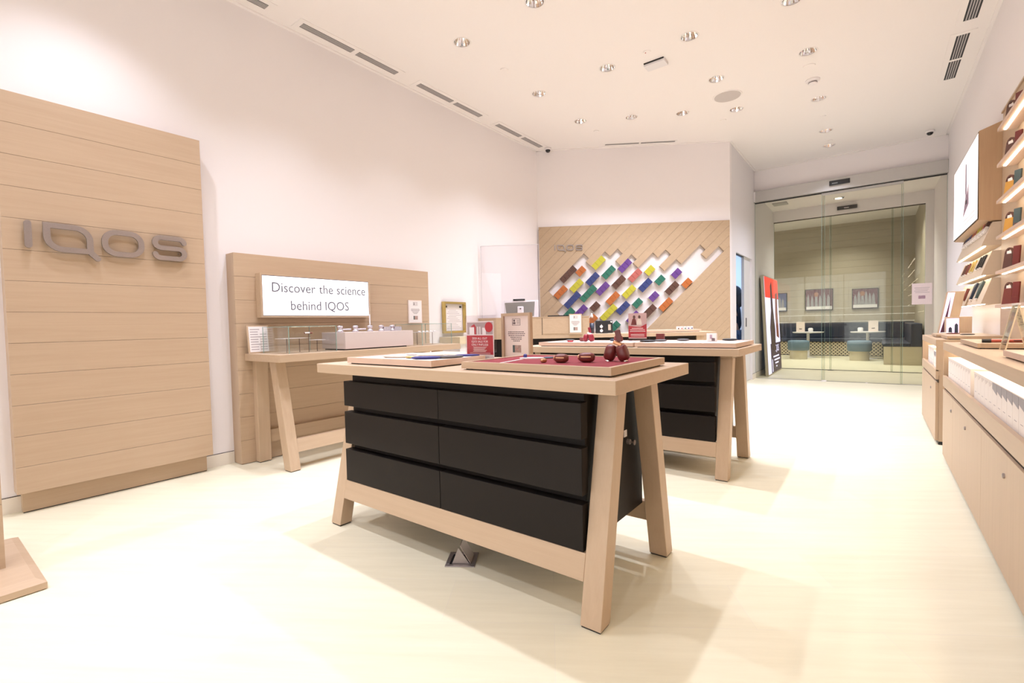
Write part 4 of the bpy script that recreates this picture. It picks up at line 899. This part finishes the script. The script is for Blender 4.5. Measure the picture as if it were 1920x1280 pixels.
# ------------------------------------------------------------------ lounge
t = thing('banquette', 'long navy banquette with lattice base along the lounge wall', 'bench', (-1.6, 17, 0))
box('lattice_base', lattice_mat(), t, -4.3, .30, 16.78, 16.80, .02, .41); box('core', BLACK, t, -4.3, .30, 16.8, 17.18, 0, .41); box('seat', NAVY, t, -4.3, .88, 16.74, 17.2, .41, .52, .02); box('back_cushion', NAVY, t, -4.3, .88, 17.18, 17.298, .52, .97, .02)
t = thing('banquette', 'short navy bench with plain pale end panel along the lounge right wall', 'bench', (.55, 15.3, 0))
PB = wood('pale bench panel', 'x', (.64, .57, .43), (.58, .51, .38))
box('end_panel', PB, t, .18, .86, 14.0, 14.03, 0, .42); box('base', BLACK, t, .2, .86, 14.03, 16.7, 0, .42); box('seat', NAVY, t, .16, .66, 13.99, 16.7, .42, .50, .015); box('back_cushion', NAVY, t, .66, .86, 13.99, 16.7, .42, .95, .02)
def stool(x, y, lb):
    t = thing('stool', lb, 'stool', (x, y, 0)); MB().lathe([(.21, 0), (.21, .24)], x, y, 36).build('drum_base', PB, t, smooth=False)
    MB().lathe([(.24, .24), (.26, .26), (.265, .46), (.25, .50), (.2, .515)], x, y, 36).build('cushion', BLUEF, t, smooth=True)
stool(-1.66, 15.25, 'blue cushioned round stool in front of the left lounge table'); stool(-.30, 15.2, 'blue cushioned round stool in front of the right lounge table')
def rtable(x, y, lb):
    t = thing('round_table', lb, 'table', (x, y, 0)); MB().lathe([(.2, 0), (.2, .012), (.04, .02), (.035, .68), (.16, .70)], x, y, 32).build('pedestal', WPL, t, smooth=True); MB().lathe([(.37, .70), (.385, .715), (.385, .73)], x, y, 40).build('top', WPL, t)
rtable(-1.5, 15.95, 'left small round white pedestal table in the lounge'); rtable(-.13, 15.9, 'right small round white pedestal table in the lounge')
for x, y, lb, lc in ((-1.68, 15.85, 'small white standing card on the left lounge table', 'white cube holder on the left lounge table'), (-.02, 15.8, 'small white standing card on the right lounge table', 'white cube holder on the right lounge table')):
    t = thing('table_card', lb, 'card', (x, y, .73)); M = FF(y, x-.1, .73); box('sheet', PAPERP, t, 0, .21, 0, .29, -.006, 0, M=M); box('print', INK, t, .07, .14, .07, .1, 0, .001, M=M); box('stand', STAND, t, 0, .21, 0, .004, -.05, .04, M=M)
    x2 = x+.25 if x < -1 else x-.27
    t = thing('napkin_holder', lc, 'holder', (x2, y, .73)); MB().lathe([(.055, .73), (.06, .75), (.06, .82), (.04, .84)], x2, y, 20).build('body', WPL, t, smooth=True); MB().lathe([(.02, .84), (.02, .843)], x2, y, 12).build('slot', INKL, t)
DKM = plain('picture plum', (.12, .03, .045), .5); REFLGR = plain('reflection grey', (.30, .29, .31), .5); PSK = plain('picture skin', (.35, .16, .10), .5); PBL = plain('picture blue', (.07, .10, .22), .5)
for i, (x0, x1, z0_, z1_, lb) in enumerate(((-1.70, -.98, 1.35, 2.0, 'wide framed screen picture on the lounge wall, middle of three'), (-.52, .10, 1.36, 1.95, 'framed screen picture on the lounge wall, rightmost of three'), (-2.85, -2.19, 1.35, 1.93, 'framed screen picture on the lounge wall, leftmost of three'))):
    t = thing('wall_screen', lb, 'screen', ((x0+x1)/2, 17.28, z0_)); M = FF(17.29, x0, z0_); W, H_ = x1-x0, z1_-z0_
    box('frame', BLK2, t, 0, W, 0, H_, 0, .04, .004, M=M); box('picture', PBL if i == 2 else DKM, t, .02, W-.02, .02, H_-.02, .04, .042, M=M); box('caption_band', GREYW, t, .03, W-.03, .03, .12, .042, .044, M=M)
    b = MB(M)
    for k in range(6):
        u = .08+k*(W-.16)/5.4; hh = (.42, .36, .5, .38, .48, .4)[(k+i) % 6]*H_/.6
        b.prism([(u-.04, .12), (u+.045, .12), (u+.03, .12+hh*.6), (u, .12+hh*.85), (u-.03, .12+hh*.6)], .042, .0435)
    b.build('painted_reflection', REFLGR, t)  # pale reflection in the door glass, painted onto the pictures
    MB(M).prism([(W*.4+.06*math.cos(a*PI/8), H_*.75+.07*math.sin(a*PI/8)) for a in range(16)], .0435, .045).build('warm_shape', PSK, t)
for x, y in ((-1.6, 14.2), (.0, 14.2), (-.7, 16.0), (-2.8, 15.2), (-.3, 12.9)): lamp_free(x, y, 3.85, 200)  # added spots without fittings, to brighten the lounge

# ------------------------------------------------------------------ right wall: counters
def counter(y0, y1, lb, doors, xf=.43):
    t = thing('wall_counter', lb, 'cabinet', (.66, (y0+y1)/2, 0))
    box('worktop', WY, t, xf, .895, y0, y1, .853, .91, .002)
    box('back_panel', WY, t, .76, .78, y0, y1, .64, .853); box('slot_floor', WY, t, xf+.0202, .78, y0+.0, y1, .60, .64); box('ledge', WY, t, xf, xf+.02, y0, y1, .567, .652, .002)
    box('carcass', WZ, t, xf+.022, .89, y0+.002, y1-.002, .03, .60); box('upper_back', WZ, t, .78, .89, y0, y1, .60, .853)
    box('shadow_groove', GROOVE, t, xf+.012, xf+.022, y0, y1, .54, .567); box('kick_seal', BLK2, t, xf+.022, .88, y0+.01, y1-.01, 0, .03)
    for i, (a, b, hd) in enumerate(doors):
        d = box('door', WZ, t, xf, xf+.0215, a+.0015, b-.0015, .035, .545, .0015)
        if hd is not None:
            MB(FR(xf)).lathe([(.011, 0), (.011, .006), (.007, .008)], -hd, .453, 16).build('lock', METAL, d)
    box('led_strip', LED, t, xf+.07, xf+.09, y0+.03, y1-.03, .847, .853)
    for y in (y0, y1-.018): box('end_panel', WZ, t, xf+.002, .779, y, y+.018, .6405, .8525)
    return t
counter(.3, 4.98, 'long near oak wall counter with slot of white boxes, right side', [(.3, 1.2, .6), (1.2, 2.2, 1.6), (2.2, 3.3, 2.76), (3.3, 4.396, 3.81), (4.396, 4.965, 4.45)])
counter(5.46, 6.9, 'far oak wall counter nearer the glass doors, right side', [(5.47, 6.6, 5.86), (6.6, 6.89, None)], .425)
k = 0
def carton(y0, y1, lb, grp, grey, x=.452, zt=.80, z0=.64, d=.24):
    t = thing('carton', lb, 'box', (x+d/2, (y0+y1)/2, z0), grp)
    MB().box(x, x+d, y0, y1, z0+.0005, zt-.004).build('body', BOXW, t, .001, 1); MB().box(x-.002, x+d, y0-.0005, y1+.0005, zt-.004, zt).build('lid', BOXW, t)
    M = FR(x)
    if grey: MB(M).prism([(-y1, zt-.006), (-y1, zt-.035), (-y0, zt-.055), (-y0, zt-.006)], 0, .0012).build('grey_corner', BOXG, t)
    else: MB(M).prism([(-y1+.01, zt-.012), (-y1+.03, zt-.035), (-y0-.02, zt-.02), (-y0-.02, zt-.012)], 0, .0008).build('embossed_mark', plain('emboss', (.66, .57, .53), .6), t)
    MB(M).box(-y1+.03, -y0-.03, .69, .693, 0, .0006).build('small_print', INKL, t)
    return t
ys = [2.15+i*.104 for i in range(15)]
for i, y in enumerate(ys):
    carton(y, y+.1, f'white carton with grey corner in the near counter slot, {["first","second","third","fourth","fifth","sixth","seventh","eighth","ninth","tenth"][i]} from the camera' if i < 10 else f'plain white carton in the near counter slot, {ordn[14-i]} nearer than the gap', 'cartons in the near counter slot', i < 10)
for i in range(11):
    y = 3.84+i*.104
    if y+.1 < 4.95: carton(y, y+.1, f'plain white carton beyond the gap in the near counter slot, number {i+1} from the gap', 'cartons in the near counter slot', False)
for i, (y, x) in enumerate(((5.50, .44), (5.61, .44), (5.72, .44), (6.05, .455), (6.16, .455), (6.27, .455), (6.38, .455), (6.5, .455))):
    carton(y, y+.1, ('front group' if i < 3 else 'rear group')+f' white carton in the far counter slot, {ordn[i if i < 3 else i-3]} from the near side', 'cartons in the far counter slot', i < 3, x, .80 if i < 3 else .81)

# trays and goods on the counters
WT = .91
tray('oak tray holding a red pen-like device on the near counter', .50, .86, 4.0, 4.72, WT, .034, WY)
tray('pinkish oak tray on the near counter cut by the right edge of the photo', .50, .86, 2.55, 3.28, WT, .034, PALE)
tray('front flat oak tray on the far counter', .50, .86, 5.50, 5.98, WT, .03, WY); tray('rear flat oak tray on the far counter', .47, .84, 6.02, 6.48, WT, .028, WY)
t = thing('red_device', 'slim red and grey device with a dark ring on the near counter tray', 'device', (.62, 4.1, WT+.034))
z_ = WT+.034+.011
MB().tube((.535, 4.12, z_), (.575, 4.12, z_), .011, 18).build('dark_ring', BLK2, t); MB().tube((.575, 4.12, z_), (.72, 4.12, z_), .010, 18).build('red_barrel', plain('rust red', (.42, .07, .04), .35), t)
MB().tube((.58, 4.125, z_+.004), (.66, 4.125, z_+.004), .0085, 16).build('grey_sleeve', ALU, t); MB().box(.67, .715, 4.106, 4.112, z_, z_+.005).build('dark_slot', BLK2, t)
for lb, x, y, m_ in (('small brown stick device on the rear tray of the far counter', .60, 6.15, OXB), ('small dark clip on the front tray of the far counter', .66, 5.8, GRYS), ('white card on the rear tray of the far counter', .56, 6.3, PAPER)):
    lump('device', lb, 'device', x, y, WT+(.03 if y < 6 else .028), .1, .03, .012, m_, 0)
t = thing('acrylic_sign', 'empty clear A-shaped acrylic sign holder on the near counter', 'sign holder', (.64, 3.87, WT))
for sg in (-1, 1):
    M = frame((.64, 3.80, WT+.262), (0, 1, 0), (-sg*.2, 0, 1)); MB(M).box(0, .15, -.264, 0, -.002, .002).build('sheet', ACR, t)
    e = MB(M)
    for u in (0, .146): e.box(u, u+.004, -.264, 0, -.003, .003)
    e.build('polished_edge', plain('clear edge', (.80, .68, .48), .2), t)
MB().tube((.64, 3.797, WT+.262), (.64, 3.953, WT+.262), .006, 10).build('hinge', STAND, t)
# leaning lit panels on the far counter
PINK = emis('pink lit print', (.92, .68, .92), .95)
t = thing('lit_display', 'tall narrow pink lit display leaning on the far counter', 'illuminated sign', (.56, 6.72, WT))
M = frame((.54, 6.74, WT), (1, 0, 0), (.16, 0, 1)); box('casing', WZ, t, .0, .135, .006, .46, -.14, -.002, .002, M=M); box('print', PINK, t, .005, .06, .02, .45, -.002, 0, M=M)
MB(M).prism([(.012, .02), (.05, .02), (.042, .25), (.035, .42), (.028, .25)], 0, .001).build('dark_figure', plain('plum figure', (.10, .03, .06), .5), t)
t = thing('lit_display', 'small square pink lit display box standing on the far counter', 'illuminated sign', (.66, 6.46, WT))
M = FF(6.52, .585, WT+.001); box('casing', WZ, t, -.004, .19, 0, .19, -.12, -.002, .002, M=M); box('print', PINK, t, .0, .095, .015, .175, -.002, 0, M=M)
for u, hh in ((.03, .075), (.075, .11)): MB(M).prism([(u-.014, .015), (u+.014, .015), (u+.012, hh), (u, hh+.015), (u-.012, hh)], 0, .001).build('dark_figure', NAVY, t)

# ------------------------------------------------------------------ right wall: shelves, tiers and screen box
t = thing('wall_panel', 'oak back panel behind the lit shelves on the right wall', 'wall panel', (.89, 3.5, 1.0)); box('boards', WY, t, .882, .899, .3, 5.918, .912, 2.85); box('top_cap', WY, t, .87, .899, .3, 5.918, 2.85, 2.865)
SZ = [2.556, 2.276, 1.992, 1.71, 1.435, 1.168]; sn = ['top', 'second', 'third', 'fourth', 'fifth', 'lowest']
for i, z in enumerate(SZ):
    t = thing('wall_shelf', f'oak shelf with warm light strip on the right wall, {sn[i]} of six', 'shelf', (.83, 3.5, z), 'lit shelves on the right wall')
    box('board', PALE, t, .77, .881, 1.5, 5.38, z, z+.024, .001); box('led_strip', LED, t, .80, .815, 1.52, 5.33, z-.005, z)
for i, z in enumerate(SZ):
    m1 = (BROWNL, BROWNL, TAN, TAN, BROWNL, OXB)[i]; m2 = (MAROON, MAROON, TEAL, TEAL, MAROON, MAROON)[i]; n1 = ('black', 'dark brown', 'tan', 'tan', 'brown', 'oxblood')[i]
    t = thing('leather_pouch', f'{n1} leather pouch with ring on the {sn[i]} lit shelf', 'pouch', (.83, 5.27, z+.024)); M = frame((.800, 5.33, z+.0245), (.5, -.86, 0), (.05, .03, 1))
    MB(M).prism([(.008, 0), (.093, 0), (.088, .125), (.02, .125)], -.009, .009).build('body', m1, t, .003, 2)
    MB(M).stroke([(.054+.030*math.cos(a*PI/8), .125+.030*math.sin(a*PI/8)*1.4) for a in range(9)], .012, -.006, .006).build('ring', BROWNL, t)
    MB(M).box(.034, .074, .125, .148, -.004, .004).build('cap', PAPER, t)
    t = thing('leather_sleeve', f'upright {["maroon","maroon","slate green","slate green","crimson","dark red"][i]} sleeve beside the pouch on the {sn[i]} shelf', 'sleeve', (.85, 5.0, z+.024)); M = frame((.815, 5.12, z+.0245), (.5, -.86, 0), (.05, .03, 1))
    MB(M).box(.01, .065, 0, .165, -.008, .004).build('body', m2, t, .003); MB(M).box(.02, .055, .05, .055, .004, .005).build('embossed_line', OXB, t)
t = thing('screen_box', 'big oak box with a lit poster face high on the right wall', 'illuminated sign', (.82, 6.7, 1.96))
b = MB(FF(5.92)); b.prism([(.737, 1.96), (.899, 1.935), (.899, 2.80), (.733, 2.74)], -1.60, 0); b.build('housing', wood('warm oak box', 'z', (.56, .37, .22), (.5, .32, .19)), t)
M = FR(.733); SCW = emis('poster pinkish white', (1, .86, .84), .98)
box('dark_rim', GROOVE, t, -7.51, -5.925, 1.965, 2.735, 0, .002, M=M); box('lit_face', SCW, t, -7.50, -5.935, 1.975, 2.725, .002, .004, M=M)
SCB = emis('poster white band', (1, .95, .93), 1.15); box('white_band', SCB, t, -7.50, -5.935, 1.975, 2.10, .004, .005, M=M)
MB(M).prism([(-6.78, 2.12), (-6.42, 2.20), (-6.45, 2.40), (-6.55, 2.30), (-6.58, 2.62), (-6.62, 2.62), (-6.62, 2.3)], .005, .006).build('printed_device', plain('violet print', (.36, .26, .34), .6), t)
MB(M).box(-6.62, -6.585, 2.33, 2.62, .006, .007).build('printed_stick', plain('plum print', (.13, .06, .12), .5), t); MB(M).box(-6.60, -6.53, 2.22, 2.26, .006, .007).build('printed_tip', BLK2, t)
tl = MB(M)
for i in range(2): tl.box(-7.3, -6.05, 2.07-.04*i, 2.076-.04*i, .005, .006)
tl.build('text_lines', plain('pale print', (.6, .45, .45), .6), t)
tiers = [(1.930, 1.727), (1.680, 1.467), (1.440, 1.211)]; tn = ['top', 'middle', 'bottom']
PTI = plain('pale tier laminate', (.62, .50, .38), .6)
for i, (zt, zb) in enumerate(tiers):
    t = thing('sloped_shelf', f'{tn[i]} sloping display shelf under the screen box', 'shelf', (.83, 6.7, zb), 'sloping shelves under the screen box')
    b = MB(FF(5.925)); b.prism([(.757, zb), (.899, zb), (.899, zt), (.828, zt)], -1.62, 0); b.build('body', PTI, t)
    box('led_strip', LED, t, .775, .79, 5.95, 7.5, zb-.005, zb)
cols = ['brown', 'red', 'yellow', 'yellow', 'red', 'orange', 'blue', 'blue', 'blue', 'brown']
def on_tier(i, y, h, wy, th, up_=0.0):
    zt, zb = tiers[i]; s = Vector((.828-.757, 0, zt-zb)).normalized(); base = Vector((.757, y, zb))+s*(.03+up_)
    return frame(base+Vector((-.0005, 0, 0)), (0, -1, 0), s)
for k in range(10):
    y = 6.05+k*.145; M = on_tier(0, y+.06, 0, 0, 0, .10)
    t = thing('cap_pack', f'small {colname[cols[k]]} topped sleeve on the top sloping shelf, {(ordn+["ninth","tenth"])[k]} from the near end', 'sleeve', tuple(M.translation), 'sleeves on the top sloping shelf')
    MB(M).box(0, .10, 0, .055, .001, .02).build('body', PAPER, t); MB(M).box(0, .10, .055, .10, .001, .022).build('coloured_top', CARD[cols[k]], t)
for k in range(8):
    y = [6.1, 6.21, 6.34, 6.62, 6.78, 7.0, 7.14, 7.28][k]; M = on_tier(1, y, 0, 0, 0, .05)
    m_ = [BLK2, BLK2, BLK2, GOLD, GOLD, OXB, BROWNL, BROWNL][k]
    t = thing('stick_holder', f'thin {["black","black","black","yellowish","yellowish","rust","brown","brown"][k]} stick on the middle sloping shelf, {ordn[k]} from the near end', 'stick', tuple(M.translation), 'sticks on the middle sloping shelf')
    MB(M).box(0, .035, 0, .12, .001, .014).build('stick', m_, t); MB(M).box(-.004, .039, -.006, 0, .001, .018).build('rest', PAPER, t)
for k in range(4):
    y = [6.3, 6.62, 7.05, 7.3][k]; M = on_tier(2, y, 0, 0, 0, .03); m_ = [TEAL, NAVY, OXB, PAPER][k]
    t = thing('device_sleeve', f'{["charcoal pointed","navy pointed","slim rust","white square"][k]} sleeve on the bottom sloping shelf', 'sleeve', tuple(M.translation), 'sleeves on the bottom sloping shelf')
    w_ = [.13, .13, .06, .12][k]
    if k < 2: MB(M).prism([(.05, 0), (.08, 0), (w_, .16), (w_*.6, .17), (0, .15)], .001, .02).build('body', m_, t, .002)
    else: MB(M).box(0, w_, 0, .13, .001, .02).build('body', m_, t)
    MB(M).box(.02, w_-.02, -.008, 0, .001, .016).build('rest', PAPER, t)
